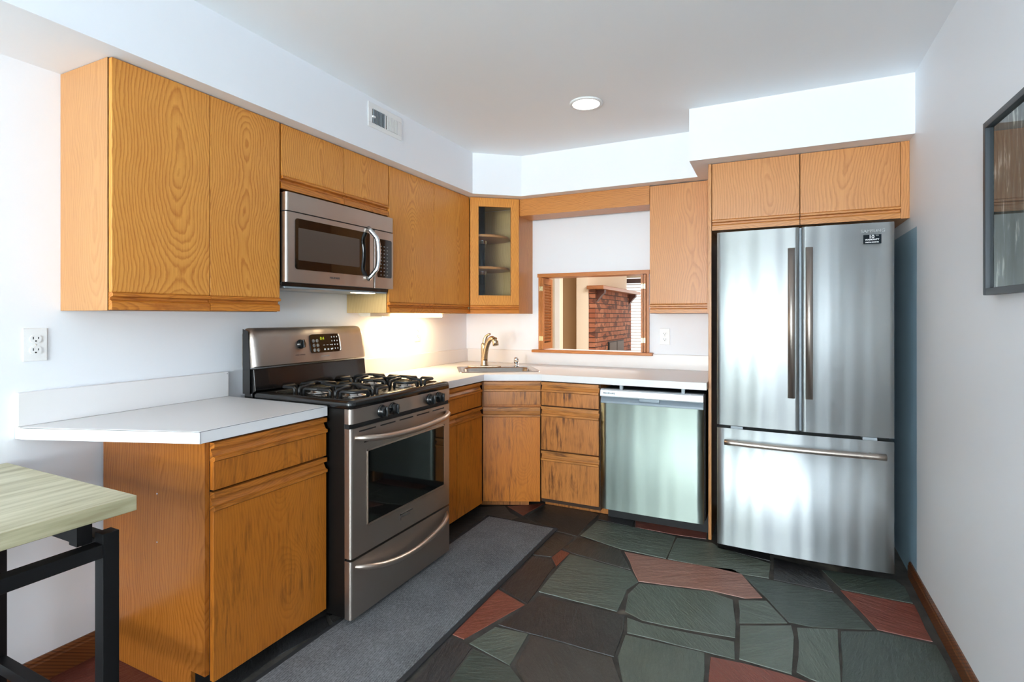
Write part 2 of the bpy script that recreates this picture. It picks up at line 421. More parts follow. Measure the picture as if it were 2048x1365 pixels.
def rrect(w_, h_, r, n=5, cx=0, cy=0):
    pts = []
    for (sx, sy, a0) in ((1, 1, 0), (-1, 1, PI/2), (-1, -1, PI), (1, -1, 3*PI/2)):
        for k in range(n+1):
            a = a0 + PI/2*k/n
            pts.append((cx+sx*(w_/2-r)+r*math.cos(a), cy+sy*(h_/2-r)+r*math.sin(a)))
    return pts

def thing(name, label, cat, loc=(0, 0, 0), rz=0, group=None):
    o = bpy.data.objects.new(name, None); COL.objects.link(o); o.empty_display_size = .05
    o.location = loc; o.rotation_euler = (0, 0, rz); o['label'] = label; o['category'] = cat
    if group: o['group'] = group
    return o
def tag(o, label, cat, group=None):
    o['label'] = label; o['category'] = cat
    if group: o['group'] = group
    return o
def struct(o): o['kind'] = 'structure'; return o

def text(name, s, size, mat, parent, loc, rot=(PI/2, 0, 0), extr=.0004, align='LEFT', sx=1.0, bold=0.0):
    cu = bpy.data.curves.new('tmp', 'FONT'); cu.body = s; cu.size = size; cu.extrude = extr; cu.align_x = align; cu.offset = bold
    t = bpy.data.objects.new('tmp', cu); COL.objects.link(t)
    dg = bpy.context.evaluated_depsgraph_get()
    me = bpy.data.meshes.new_from_object(t.evaluated_get(dg)); bpy.data.objects.remove(t)
    me.name = name; me.materials.clear(); me.materials.append(mat)
    o = bpy.data.objects.new(name, me); COL.objects.link(o); o.parent = parent
    o.location = loc; o.rotation_euler = rot; o.scale = (sx, 1, 1); return o

# ------------------------------------------------------------------ room shell
W, D, CZ, FB = 2.945, 3.95, 2.466, -4.6
SZ = 2.1725
# pass-through opening in the back wall
PX0, PX1, PZ0, PZ1 = .70, 1.515, 1.03, 1.60
o = MB().box(-.12, 0, FB-.12, D+.12, -.05, CZ+.1).build('wall_left', M['wall']); struct(o)
# back wall with opening
b = MB()
b.box(0, PX0, D, D+.12, -.05, CZ+.1); b.box(PX1, W, D, D+.12, -.05, CZ+.1)
b.box(PX0, PX1, D, D+.12, -.05, PZ0); b.box(PX0, PX1, D, D+.12, PZ1, CZ+.1)
struct(b.build('wall_back', M['wall']))
# right wall with a window behind the camera
b = MB()
wy0, wy1, wz0, wz1 = -3.5, -2.0, .85, 2.1
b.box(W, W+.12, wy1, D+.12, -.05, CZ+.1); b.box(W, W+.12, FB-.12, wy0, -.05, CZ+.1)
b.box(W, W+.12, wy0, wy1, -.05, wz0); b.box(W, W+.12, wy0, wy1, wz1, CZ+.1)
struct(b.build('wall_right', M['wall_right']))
# front wall (behind the camera) with a patio door
dx0, dx1, dz1 = .55, 2.55, 2.1
b = MB()
b.box(0, dx0, FB-.12, FB, -.05, CZ+.1); b.box(dx1, W, FB-.12, FB, -.05, CZ+.1); b.box(dx0, dx1, FB-.12, FB, dz1, CZ+.1)
struct(b.build('wall_front', M['wall']))
struct(MB().box(0, W, FB, D, CZ, CZ+.1).build('ceiling', M['ceiling']))
# patio door and side window frames
b = MB()
for x in (dx0, (dx0+dx1)/2-.04, dx1-.06): b.box(x, x+.06, FB-.09, FB-.03, 0, dz1)
b.box(dx0, dx1, FB-.09, FB-.03, dz1-.06, dz1); b.box(dx0, dx1, FB-.09, FB-.03, 0, .08)
struct(b.build('door_1', M['white']))
b = MB()
for y in (wy0, (wy0+wy1)/2-.025, wy1-.05): b.box(W+.03, W+.09, y, y+.05, wz0, wz1)
b.box(W+.03, W+.09, wy0, wy1, wz0, wz0+.05); b.box(W+.03, W+.09, wy0, wy1, wz1-.05, wz1)
struct(b.build('window_1', M['white']))

# soffits
sx, sy1, ex, ey = .397, 3.37, .6755, 3.60
fsx, fsy = 1.905, 3.215
b = MB().prism([(0, FB), (sx, FB), (sx, sy1), (ex, ey), (fsx, ey), (fsx, D), (0, D)], SZ, CZ, 'z')
struct(b.build('trim_1', M['wall']))
struct(MB().box(fsx, W, fsy, D, SZ-.001, CZ).build('trim_2', M['wall']))

# baseboards
def baseprof(t=.014, h=.075): return [(0, 0), (t, 0), (t, h-.022), (t-.003, h-.016), (t-.003, h-.008), (t-.008, h), (0, h)]
b = MB().prism([(W-p, z) for p, z in baseprof()], -2.0, 3.30, 'y')
ob = b.build('baseboard_right', M['baseboard']); struct(ob)
b = MB().prism([(p, z) for p, z in baseprof(.014, .09)], FB, 1.205, 'y')
ob = b.build('baseboard_left', M['baseboard']); struct(ob)

# ------------------------------------------------------------------ flagstone floor
def pix(u, v):   # floor point (metres) seen at a place on the photograph, used to lay out the flags
    a, bb = (u-1024)/1063.4, -(v-632.93)/1063.4
    s, c = math.sin(.45404), math.cos(.45404)
    d = (-s+c*a, c+s*a); t = -1.2918/bb
    return (2.324+d[0]*t, .067+d[1]*t)
A = lambda *p: [(900+x/3.640, 990+y/3.640) for x, y in p]
B = lambda *p: [(1380+x/3.657, 1040+y/3.657) for x, y in p]
FLAGS = [
 (3, A((-60, 250), (190, 92), (400, 82), (440, 130), (505, 165), (420, 190), (100, 400), (-60, 420))),
 (2, A((418, 84), (685, 62), (533, 152))),
 (3, A((700, 70), (760, 40), (1082, 140), (1040, 182), (925, 302), (740, 255), (548, 165))),
 (0, A((1070, 188), (1370, 240), (1642, 305), (1572, 465), (1250, 397), (950, 295))),
 (1, A((1095, 140), (1345, 190), (1330, 235), (1075, 178))),
 (2, A((1350, 185), (1870, 265), (1866, 322), (1650, 292), (1350, 236))),
 (0, [(1354, 1076), (1424, 1086), (1438, 1094), (1541, 1128), (1538, 1157), (1480, 1148), (1430, 1137), (1335, 1118)]),
 (3, A((755, 272), (905, 312), (820, 392), (738, 452), (600, 436), (480, 420))),
 (1, A((592, 446), (735, 470), (760, 525), (560, 795), (345, 665), (250, 600))),
 (2, A((808, 402), (872, 424), (775, 522), (740, 455))),
 (3, A((938, 305), (1240, 402), (1315, 545), (1240, 527), (890, 424), (820, 390))),
 (0, A((870, 432), (1240, 532), (1322, 558), (1372, 632), (1288, 690), (1215, 850), (645, 705))),
 (4, [(1249, 1104), (1329, 1119), (1420, 1134), (1465, 1139), (1484, 1149), (1525, 1196), (1490, 1197), (1420, 1181), (1277, 1163)]),
 (2, A((340, 682), (545, 800), (100, 1052), (15, 1015))),
 (1, A((650, 730), (1276, 880), (1262, 1000), (1195, 1180), (350, 945), (545, 810))),
 (0, [(1278, 1167), (1420, 1184), (1466, 1200), (1472, 1246), (1471, 1276), (1380, 1261), (1284, 1241), (1250, 1223), (1256, 1188)]),
 (0, [(1254, 1236), (1282, 1246), (1380, 1267), (1469, 1284), (1470, 1319), (1254, 1266)]),
 (0, [(1251, 1270), (1330, 1288), (1409, 1306), (1407, 1420), (1254, 1420), (1235, 1314)]),
 (0, A((330, 962), (572, 1012), (435, 1242), (140, 1082))),
 (3, A((592, 1022), (1180, 1187), (1245, 1370), (1260, 1560), (560, 1560), (545, 1375), (470, 1240))),
 (5, A((170, 1120), (440, 1252), (530, 1370), (540, 1560), (-60, 1560), (10, 1345))),
 (1, A((-10, 1040), (62, 1047), (160, 1112), (0, 1325), (-70, 1560), (-420, 1560))),
 (0, B((355, 587), (560, 592), (712, 755), (360, 755))),
 (5, B((385, 402), (600, 442), (1070, 542), (1330, 803), (900, 785), (722, 748), (562, 575))),
 (1, B((612, 280), (940, 360), (1052, 530), (612, 436))),
 (5, B((962, 365), (1500, 440), (1570, 490), (1632, 612), (1110, 510))),
 (2, B((1100, 515), (1642, 622), (1776, 892), (1370, 803))),
 (0, B((365, 772), (740, 772), (762, 860), (745, 1130), (360, 1018))),
 (0, B((782, 788), (1080, 802), (1105, 1240), (880, 1165), (778, 1112), (795, 900))),
 (5, B((1105, 815), (1370, 817), (1802, 918), (2010, 1300), (1990, 1420), (1115, 1420))),
 (2, B((150, 1002), (400, 1052), (740, 1142), (900, 1200), (1095, 1260), (1100, 1420), (120, 1420))),
 (1, B((200, 205), (585, 300), (585, 200), (205, 150))),
 # along the left cabinet
 (1, [(404, 1360), (520, 1290), (590, 1260), (650, 1232), (660, 1254), (560, 1310), (460, 1380)]),
 (3, [(655, 1228), (700, 1238), (690, 1262), (668, 1252)]),
 (6, [(40, 1365), (236, 1296), (300, 1330), (378, 1368), (372, 1480), (60, 1480)]),
 (6, [(-160, 1440), (30, 1367), (50, 1490), (-160, 1600)]),
]
fl = MB()
fl.mi = 0; fl.box(0, W, FB, D, -.06, -.0025)
cells = []
for kind, pts in FLAGS:
    P = [pix(u, v) for u, v in pts]
    cx_ = sum(p[0] for p in P)/len(P); cy_ = sum(p[1] for p in P)/len(P)
    Q = []
    n = len(P)
    for i in range(n):      # slightly irregular broken edges
        a, c = P[i], P[(i+1) % n]
        L = math.hypot(c[0]-a[0], c[1]-a[1]); k = max(1, int(L/.09))
        for j in range(k):
            t = j/k; jx = (random.random()-.5)*.006 if j else 0; jy = (random.random()-.5)*.006 if j else 0
            Q.append((min(W-.016, max(.004, a[0]+(c[0]-a[0])*t+jx)), a[1]+(c[1]-a[1])*t+jy))
    cells.append(P)
    R = [(x+(cx_-x)/max(.05, math.hypot(cx_-x, cy_-y))*.002, y+(cy_-y)/max(.05, math.hypot(cx_-x, cy_-y))*.002) for x, y in Q]
    fl.mi = kind+1
    lo = [fl.bm.verts.new((x, y, -.003)) for x, y in Q]; hi = [fl.bm.verts.new((x, y, 0)) for x, y in R]
    m = len(Q)
    for i in range(m): fl._f([lo[i], lo[(i+1) % m], hi[(i+1) % m], hi[i]])
    fl._f(hi)
def inside(x, y, P):
    c = False; j = len(P)-1
    for i in range(len(P)):
        if (P[i][1] > y) != (P[j][1] > y) and x < (P[j][0]-P[i][0])*(y-P[i][1])/(P[j][1]-P[i][1])+P[i][0]: c = not c
        j = i
    return c
rg = random.Random(5)
yy = FB+.02
while yy < 1.9:      # the rest of the floor, nearer than the picture's lower edge
    xx = .02; hh = .34+rg.random()*.12
    while xx < W-.05:
        ww = .35+rg.random()*.25; x1 = min(xx+ww, W-.02)
        if x1-xx > .1:
            c4 = [(xx+.01+rg.random()*.02, yy+.01), (x1-.01, yy+.01+rg.random()*.02), (x1-.01-rg.random()*.02, yy+hh-.01), (xx+.01, yy+hh-.01-rg.random()*.02)]
            test = [(xx+(x1-xx)*a_, yy+hh*b_) for a_ in (0, .25, .5, .75, 1) for b_ in (0, .25, .5, .75, 1)]
            if not any(inside(px, py, P) for P in cells for px, py in test) and not (any(inside(p[0], p[1], c4) for P in cells for p in P)):
                fl.mi = rg.choice([1, 1, 2, 3, 4, 6, 1])
                lo = [fl.bm.verts.new((x, y, -.003)) for x, y in c4]; hi = [fl.bm.verts.new((x, y, 0)) for x, y in c4]
                for i in range(4): fl._f([lo[i], lo[(i+1) % 4], hi[(i+1) % 4], hi[i]])
                fl._f(hi)
        xx += ww
    yy += hh
struct(fl.build('floor', [M['grout']]+STONE))

# ------------------------------------------------------------------ cabinet parts (local frame: x along the front, y into the cabinet, z up)
def upper_door(parent, x0, x1, z0, z1, m, mx, y=0.0, pull=True):
    cx = (x0+x1)/2; h = (x1-x0)/2; H = z1-z0
    b = MB().prism([(-.019, .060 if pull else 0), (-.0205, .066 if pull else 0), (-.0205, H), (0, H), (0, .060 if pull else 0)], -h, h, 'x')
    d = b.build('door', m, parent, (cx, y, z0), .0015, 1)
    if pull:
        b = MB().prism([(0, 0), (-.0215, 0), (-.0215, .026), (-.017, .031), (-.009, .034), (-.009, .043), (-.027, .047), (-.027, .056), (-.0205, .0596), (0, .0596)], -h, h, 'x')
        b.build('finger_pull', mx, d, (0, 0, 0))
    return d
def base_front(parent, name, x0, x1, z0, z1, m, mx, y=0.0, pz=.064, flip=False):
    cx = (x0+x1)/2; h = (x1-x0)/2; H = z1-z0
    b = MB().box(-h, h, -.020, 0, 0, H-pz)
    d = b.build(name, m, parent, (cx, y, z0), .0015, 1)
    pr = [(0, H), (-.024, H), (-.024, H-.017), (-.006, H-.021), (-.006, H-.027), (-.016, H-.046), (-.027, H-.049), (-.027, H-.060), (-.020, H-pz+.0003), (0, H-pz+.0003)]
    MB().prism(pr, -h, h, 'x').build('finger_pull', mx, d, (0, 0, 0))
    return d

# ------------------------------------------------------------------ upper cabinets, left wall
UX = .3231; UB = 1.3115
LW = PI/2
def upper_unit(label, name, y0, y1, z0, splits, ms, m, mx, body, dep=.30, xf=UX, group='upper cabinets'):
    t = thing(name, label, 'cabinet', (xf-.0205, y0, z0), LW, group)
    L = y1-y0; H = SZ-z0
    MB().box(0, L, 0.0005, xf-.0205-.001, 0, H-.001).build('carcass', body, t, None, .001, 1)
    e = [0.002]+[s-y0 for s in splits]+[L-.002]
    for a, c in zip(e, e[1:]): upper_door(t, a+.0015, c-.0015, .002, H-.004, m, mx)
    return t
upper_unit('large honey oak upper cabinet with two tall doors, left of microwave', 'upper_cabinet', 1.084, 1.773, UB, [1.437], 2, M['oak'], M['oak_x'], M['oak_side'])
upper_unit('short oak upper cabinet directly above the microwave', 'upper_cabinet', 1.7755, 2.532, 1.872, [2.172], 2, M['oak'], M['oak_x'], M['oak'])
t = upper_unit('tall oak upper cabinet between microwave and glass-door corner cabinet', 'upper_cabinet', 2.5345, 3.452, UB, [2.995], 2, M['oak'], M['oak_x'], M['ply'])

# glass corner cabinet, set across the corner
gx0, gy0, gx1, gy1 = .3231, 3.458, .612, 3.685
ang = math.atan2(gy1-gy0, gx1-gx0); GL = math.hypot(gx1-gx0, gy1-gy0)
t = thing('corner_cabinet', 'small corner wall cabinet with a glass door and three tiers of shelf', 'cabinet', (gx0, gy0, UB), 0, 'upper cabinets')
H = SZ-UB-.001
poly = [(0, 0), (gx1-gx0, gy1-gy0), (gx1-gx0, D-gy0-.001), (-gx0+.001, D-gy0-.001), (-gx0+.001, 0)]
def corner_plate(z0, z1, inset, curve=0):
    n_ = Vector((math.sin(ang), -math.cos(ang), 0))     # outwards normal of the front
    a0 = Vector((0, 0, 0))-n_*inset; a1 = Vector((gx1-gx0, gy1-gy0, 0))-n_*inset
    if inset: a0 += Vector((math.cos(ang), math.sin(ang), 0))*.03; a1 -= Vector((math.cos(ang), math.sin(ang), 0))*.03
    fr = [tuple((a0.lerp(a1, k/8)+n_*curve*math.sin(PI*k/8))[:2]) for k in range(9)]
    e = .014 if inset else .0168
    fr = fr[:-1]+[(gx1-gx0-e-.001, fr[-1][1]-.0120)] if not inset else fr
    return MB().prism(fr+[(gx1-gx0-e, D-gy0-.001-e), (-gx0+.001, D-gy0-.001-e), (-gx0+.001, .01)], z0, z1, 'z')
b = MB()
b.prism([(gx1-gx0, gy1-gy0), (gx1-gx0, D-gy0-.001), (gx1-gx0-.016, D-gy0-.001), (gx1-gx0-.016, gy1-gy0-.004)], 0, H, 'z')
b.build('side_panel', M['oak_back'], t)
b = MB().box(-gx0+.001, gx1-gx0-.0165, D-gy0-.009, D-gy0-.001, .017, H-.017).box(-gx0+.001, -gx0+.009, .012, D-gy0-.0095, .017, H-.017)
b.box(-gx0+.0095, -.01, .001, .012, .017, H-.017)
b.build('back_panel', M['ply'], t)
corner_plate(0, .0165, 0).build('bottom_panel', M['oak'], t); corner_plate(H-.0165, H, 0).build('top_panel', M['ply'], t)
LX, LY = .276-gx0, 3.720-gy0
for z in (.335, .575):
    MB().lathe([(.215, z), (.218, z+.003), (.218, z+.016), (.215, z+.019), (.004, z+.019)], (LX, LY, 0), 'z', 48).build('shelf', M['oak_side'], t)
    MB().lathe([(.034, z-.03), (.038, z-.026), (.038, z-.006), (.044, z-.0005)], (LX, LY, 0), 'z', 20).build('collar', M['chrome'], t)
MB().lathe([(.027, .0175), (.027, H-.0175)], (LX, LY, 0), 'z', 20).build('pole', M['pole'], t)
dd = bpy.data.objects.new('door_pivot', None)
bpy.data.objects.remove(dd)
fr = MB()
st = .062
fr.box(0, st, -.0205, 0, .062, H-.003); fr.box(GL-st, GL, -.0205, 0, .062, H-.003)
fr.box(st, GL-st, -.0205, 0, H-.068, H-.003); fr.box(st, GL-st, -.0205, 0, .062, .135)
d = fr.build('door', M['oak'], t, None, .0015, 1); d.rotation_euler = (0, 0, ang)
b = MB().prism([(0, 0), (-.0215, 0), (-.0215, .026), (-.017, .031), (-.009, .034), (-.009, .043), (-.027, .047), (-.027, .056), (-.0205, .0615), (0, .0615)], 0, GL, 'x')
b.build('finger_pull', M['oak_x'], d)
MB().box(st+.0005, GL-st-.0005, -.012, -.009, .1355, H-.0685).build('glass_pane', M['glass'], d)

# valance board between corner cabinet and right cabinet
VY = 3.69
ov = MB().box(.6125, 1.5855, VY, VY+.20, 2.045, SZ-.001).build('valance_board', M['oak_back_x'])
tag(ov, 'long horizontal oak valance board under the soffit above the pass-through', 'board')
# right upper cabinet
t = thing('upper_cabinet', 'single-door oak wall cabinet between the pass-through and refrigerator', 'cabinet', (1.586, VY+.0205, UB-.002), 0, 'upper cabinets')
H = SZ-UB
MB().box(0, .406, .0005, D-VY-.0215, 0, H+.001).build('carcass', M['oak_back'], t, None, .001, 1)
upper_door(t, .002, .366, .002, H-.004, M['oak_back'], M['oak_back_x'])
MB().box(.3665, .4065, -.0195, 0, 0, H).build('filler_strip', M['oak_back'], t)

# fridge side panel and cabinet over the refrigerator
FP0, FP1, FY = 1.996, 2.013, 3.325
tag(MB().box(FP0, FP1, FY, D-.001, 0.001, SZ-.0025).build('side_panel', M['oak_back'], None, None, .001, 1), 'tall narrow oak panel between the dishwasher and refrigerator', 'panel')
t = thing('upper_cabinet', 'wide two-door oak cabinet above the refrigerator', 'cabinet', (2.0135, FY+.0205, 1.783), 0, 'upper cabinets')
OW = W-2.0135-.001; H = SZ-1.783-.002
MB().box(0, OW, .0005, .57, 0, H).build('carcass', M['oak_back'], t, None, .001, 1)
upper_door(t, .003, .4465, .002, H-.002, M['oak_back'], M['oak_back_x'])
upper_door(t, .450, .893, .002, H-.002, M['oak_back'], M['oak_back_x'])
MB().box(.8945, OW, -.0195, 0, .0, H).build('filler_strip', M['oak_back'], t)

# ------------------------------------------------------------------ base cabinets
BF = .6235; CT0, CT1 = .873, .914
SCREWS = [(.2625, .66), (.2625, .488)]
# left peninsula cabinet
t = thing('base_cabinet', 'oak base cabinet with one drawer over one door, left of the range', 'cabinet', (BF, 1.213, 0), LW, 'base cabinets')
L = 1.7365-1.213
b = MB().prism([(.0003, .001), (BF-.006, .001), (BF-.006, CT0-.001), (.0003, CT0-.001)], .016, L, 'x')
b = MB().box(.016, L, .0005, BF-.02, .095, CT0-.001).build('carcass', M['oak_base'], t)
MB().box(.016, L, .075, BF-.02, .001, .0945).build('toe_kick', M['void'], t)
MB().prism([(.0005, .085), (.0005, CT0-.001), (BF-.02, CT0-.001), (BF-.02, .001), (.075, .001), (.075, .085)], 0, .0155, 'x').build('end_panel', M['oak_end'], t)
for lx_, lz_ in SCREWS: MB().lathe([(.0035, -.0002), (.003, -.0015), (.001, -.002)], (0, lx_, lz_), 'x', 10).build('screw', M['chrome'], t)
d = base_front(t, 'drawer', .017, L-.004, .706, .866, M['oak_base'], M['oak_base_x'])
d = base_front(t, 'door', .017, L-.004, .062, .699, M['oak_base'], M['oak_base_x'])
# base cabinet right of the range
RB0, RB1 = 2.5165, 3.098
t = thing('base_cabinet', 'oak base cabinet with a drawer over double doors, right of the range', 'cabinet', (BF, RB0, 0), LW, 'base cabinets')
L = RB1-RB0
MB().box(0, L, .0005, BF-.02, .085, CT0-.001).build('carcass', M['oak_base'], t)
MB().box(0, L-.02, .15, BF-.02, .001, .0845).build('toe_kick', M['void'], t)
base_front(t, 'drawer', .003, L-.035, .716, .866, M['oak_base'], M['oak_base_x'])
base_front(t, 'door', .003, .245, .082, .709, M['oak_base'], M['oak_base_x'])
base_front(t, 'door', .248, L-.030, .082, .709, M['oak_base'], M['oak_base_x'])
# corner sink cabinet
c0 = Vector((BF+.002, 3.104)); c1 = Vector((.972, 3.268))
ang2 = math.atan2(c1.y-c0.y, c1.x-c0.x); CL = (c1-c0).length
t = thing('sink_cabinet', 'angled oak corner cabinet below the sink, single door and false drawer', 'cabinet', (c0.x, c0.y, 0), 0, 'base cabinets')
P0 = [(0, .002), (c1.x-c0.x, c1.y-c0.y+.002), (c1.x-c0.x, D-c0.y-.002), (-c0.x+.002, D-c0.y-.002), (-c0.x+.002, .002)]
b = MB().prism(P0, .085, .700, 'z')
b.build('carcass', M['oak_base'], t)
# face rail behind the false drawer
fa = bpy.data.objects.new('face_frame', None); bpy.data.objects.remove(fa)
b = MB().box(0, CL, .001, .018, .7005, CT0-.001); fo = b.build('face_frame', M['oak_base'], t); fo.rotation_euler = (0, 0, ang2)
b = MB().box(-.02, CL-.075, .165, .18, .001, .0845); fo = b.build('toe_kick', M['oak_worn'], t); fo.rotation_euler = (0, 0, ang2)
d = base_front(t, 'door', .006, CL-.006, .088, .700, M['oak_base'], M['oak_worn_x']); 
def diag_place(o_, lx, z, yoff=-.001):
    v = Vector((lx, yoff)); c, s = math.cos(ang2), math.sin(ang2)
    o_.location = (v.x*c-v.y*s, v.x*s+v.y*c, z); o_.rotation_euler = (0, 0, ang2)
diag_place(d, CL/2, .088)
d = base_front(t, 'drawer', .012, CL-.004, .718, .866, M['oak_worn'], M['oak_worn_x']); diag_place(d, CL/2+.004, .718)
# drawer stack
DB0, DB1, DY = .976, 1.372, 3.27
t = thing('drawer_cabinet', 'worn oak base cabinet with three drawers beside the dishwasher', 'cabinet', (DB0, DY, 0), 0, 'base cabinets')
L = DB1-DB0
MB().box(.002, L, .0005, D-DY-.002, .085, CT0-.001).build('carcass', M['oak_worn'], t)
MB().box(-.05, L, .185, .20, .001, .0845).build('toe_kick', M['oak_worn'], t)
base_front(t, 'drawer', .006, L-.006, .716, .866, M['oak_worn'], M['oak_worn_x'])
base_front(t, 'drawer', .006, L-.006, .428, .709, M['oak_worn'], M['oak_worn_x'])
base_front(t, 'drawer', .006, L-.006, .112, .421, M['oak_worn'], M['oak_worn_x'])

# ------------------------------------------------------------------ countertops
CX = .6431
def counter(name, poly, label, splash):
    t = thing(name, label, 'countertop', (0, 0, 0))
    MB().prism(poly, CT0, CT1-.0012, 'z').build('slab', M['laminate'], t, None, 0)
    cx = sum(p[0] for p in poly)/len(poly); cy = sum(p[1] for p in poly)/len(poly)
    MB().prism([(x*.9985+cx*.0015, y*.9985+cy*.0015) for x, y in poly], CT1-.0013, CT1, 'z').build('laminate_top', M['laminate'], t)
    for bx in splash: MB().box(*bx).build('backsplash', M['laminate'], t, None, .003, 2)
    return t
arc = [(.03+.06*(1-math.cos(a)), .955-.035*math.sin(a)) for a in [PI/2*k/6 for k in range(7)]]
cpoly = [(.002, 1.7435-.005), (.002, .955), (.028, .958), (.055, .964), (.085, .976), (CX, 1.183), (CX, 1.7385)]
t = counter('countertop', cpoly, 'white laminate peninsula counter with a clipped corner, left of the range', [(.001, .020, .955, 1.7385, CT1+.0002, 1.030)])
# dark seam under the laminate sheet
b = MB(); edge = [(.028, .958), (.055, .964), (.085, .976), (CX, 1.183), (CX, 1.7385)]
b.tube([(x+.0003, y-.0003, CT1-.0022) for x, y in edge], .0009, 4); b.build('laminate_seam', M['seam'], t)
b = MB().tube([(CX+.0002, 1.1828, CT0), (CX+.0002, 1.1828, CT1-.003)], .0008, 4); b.build('laminate_seam', M['seam'], t)
MB().box(.0203, .0208, 1.728, 1.731, 1.020, 1.023).build('nail', M['slot'], t)
# L-shaped counter with a cut-out for the sink
sk0, sk1, sk2, sk3 = Vector((.175, 3.40)), Vector((.505, 3.13)), Vector((.965, 3.44)), Vector((.63, 3.71))
CBY = 3.245
P = [(.002, 2.5165), (CX, 2.5165), (CX+.006, 3.085), (.983, CBY+.005), (1.995, CBY), (1.995, D-.002), (.002, D-.002)]
t = thing('countertop', 'long white L-shaped laminate counter holding the sink', 'countertop')
bm_ = bmesh.new()
def ring_slab(outer, inner, z0, z1):
    b = MB()
    # connect outer polygon and hole through triangle fill on top and bottom
    for z, up in ((z0, False), (z1, True)):
        vo = [b.bm.verts.new((x, y, z)) for x, y in outer]; vi = [b.bm.verts.new((x, y, z)) for x, y in inner]
        ed = [b.bm.edges.new((vo[i], vo[(i+1) % len(vo)])) for i in range(len(vo))]+[b.bm.edges.new((vi[i], vi[(i+1) % len(vi)])) for i in range(len(vi))]
        bmesh.ops.triangle_fill(b.bm, edges=ed, use_beauty=True)
        if up:
            for lo, hi in ((lo_o, vo), (lo_i, vi)):
                n = len(lo)
                for i in range(n): b._f([lo[i], lo[(i+1) % n], hi[(i+1) % n], hi[i]])
        lo_o, lo_i = vo, vi
    return b
bm_.free()
# sink frame: axis along the front edge
ctr = (sk0+sk1+sk2+sk3)/4
ux_ = ((sk2-sk1)+(sk3-sk0)).normalized(); SA = math.atan2(ux_.y, ux_.x)
def sk(lx, ly):
    c, s = math.cos(SA), math.sin(SA); return (ctr.x+lx*c-ly*s, ctr.y+lx*s+ly*c)
SW, SH = .555, .430
hole = [sk(x, y) for x, y in rrect(SW-.05, SH-.05, .05, 4)]
ring_slab(P, hole, CT0, CT1).build('slab', M['laminate'], t)
MB().box(.001, .020, 2.5165, D-.001, CT1+.0002, 1.020).build('backsplash', M['laminate'], t, None, .003, 2)
MB().box(.0205, 1.995, D-.020, D-.001, CT1+.0002, 1.020).build('backsplash', M['laminate'], t, None, .003, 2)

# ------------------------------------------------------------------ sink, faucet, air gap
t = thing('kitchen_sink', 'stainless steel drop-in sink set across the counter corner', 'sink', (ctr.x, ctr.y, CT1), SA)
def loft(b, rings, smooth=True):
    R = [[b.bm.verts.new(p) for p in r] for r in rings]
    for a, c in zip(R, R[1:]):
        n = len(a)
        for i in range(n): b._f([a[i], a[(i+1) % n], c[(i+1) % n], c[i]], smooth)
    return R
def rr3(w_, h_, r, z, cx=0, cy=0): return [(x, y, z) for x, y in rrect(w_, h_, r, 5, cx, cy)]
b = MB()
loft(b, [rr3(SW, SH, .03, .0006), rr3(SW-.004, SH-.004, .03, .004), rr3(SW-.02, SH-.02, .03, .0042), rr3(SW-.07, SH-.13, .06, .003, 0, -.035), rr3(SW-.085, SH-.145, .06, -.005, 0, -.035), rr3(SW-.11, SH-.17, .06, -.150, 0, -.035), rr3(SW-.17, SH-.23, .05, -.165, 0, -.035)])
R = b.bm.faces.new([v for v in b.bm.verts][-24:])
b.build('basin', M['sinksteel'], t)
MB().lathe([(.045, -.1645), (.045, -.1625), (.036, -.1615), (.0, -.1620)], (0, -.035, 0)).build('drain', M['chrome'], t)
# faucet
fx, fy = sk(-.075, SH/2-.050)
t = thing('faucet', 'brushed nickel single-lever faucet with a curved spout behind the sink', 'faucet', (fx, fy, CT1+.0045), SA-.2)
MB().prism(rrect(.25, .052, .024, 6), 0, .007, 'z').build('deck_plate', M['nickel'], t, None, .002)
b = MB().lathe([(.030, .0075), (.028, .016), (.0255, .03), (.0245, .09), (.026, .13), (.0255, .155), (.021, .172), (.012, .18)], (0, 0, 0))
b.build('body', M['nickel'], t)
def bez(p0, p1, p2, p3, n=14):
    p0, p1, p2, p3 = map(Vector, (p0, p1, p2, p3)); return [(1-k/n)**3*p0+3*(1-k/n)**2*k/n*p1+3*(1-k/n)*(k/n)**2*p2+(k/n)**3*p3 for k in range(n+1)]
sp_ = bez((.004, -.006, .05), (.01, -.03, .16), (.05, -.075, .24), (.085, -.115, .205))
b = MB().tube(sp_, [.021-.004*k/14 for k in range(15)], 14); b.build('spout', M['nickel'], t)
b = MB().tube([(.084, -.114, .212), (.091, -.121, .195), (.096, -.127, .163)], [.0195, .0215, .022], 16); b.build('spray_head', M['nickel'], t)
b = MB().tube(bez((0, 0, .165), (.0, .006, .20), (.01, .0, .235), (.045, -.03, .242), 10), [.019, .0195, .0195, .019, .018, .016, .014, .012, .011, .010, .008], 12, scale=(1, .8)); b.build('lever', M['nickel'], t)
gx, gy = sk(.165, SH/2-.045)
o = MB().lathe([(.020, 0), (.020, .004), (.014, .006), (.014, .022), (.019, .024), (.019, .056), (.014, .065), (.004, .067)], (0, 0, 0), 'z', 20).build('air_gap', M['chrome'], None, (gx, gy, CT1+.0045))
tag(o, 'small chrome air gap cap standing right of the faucet', 'air gap')

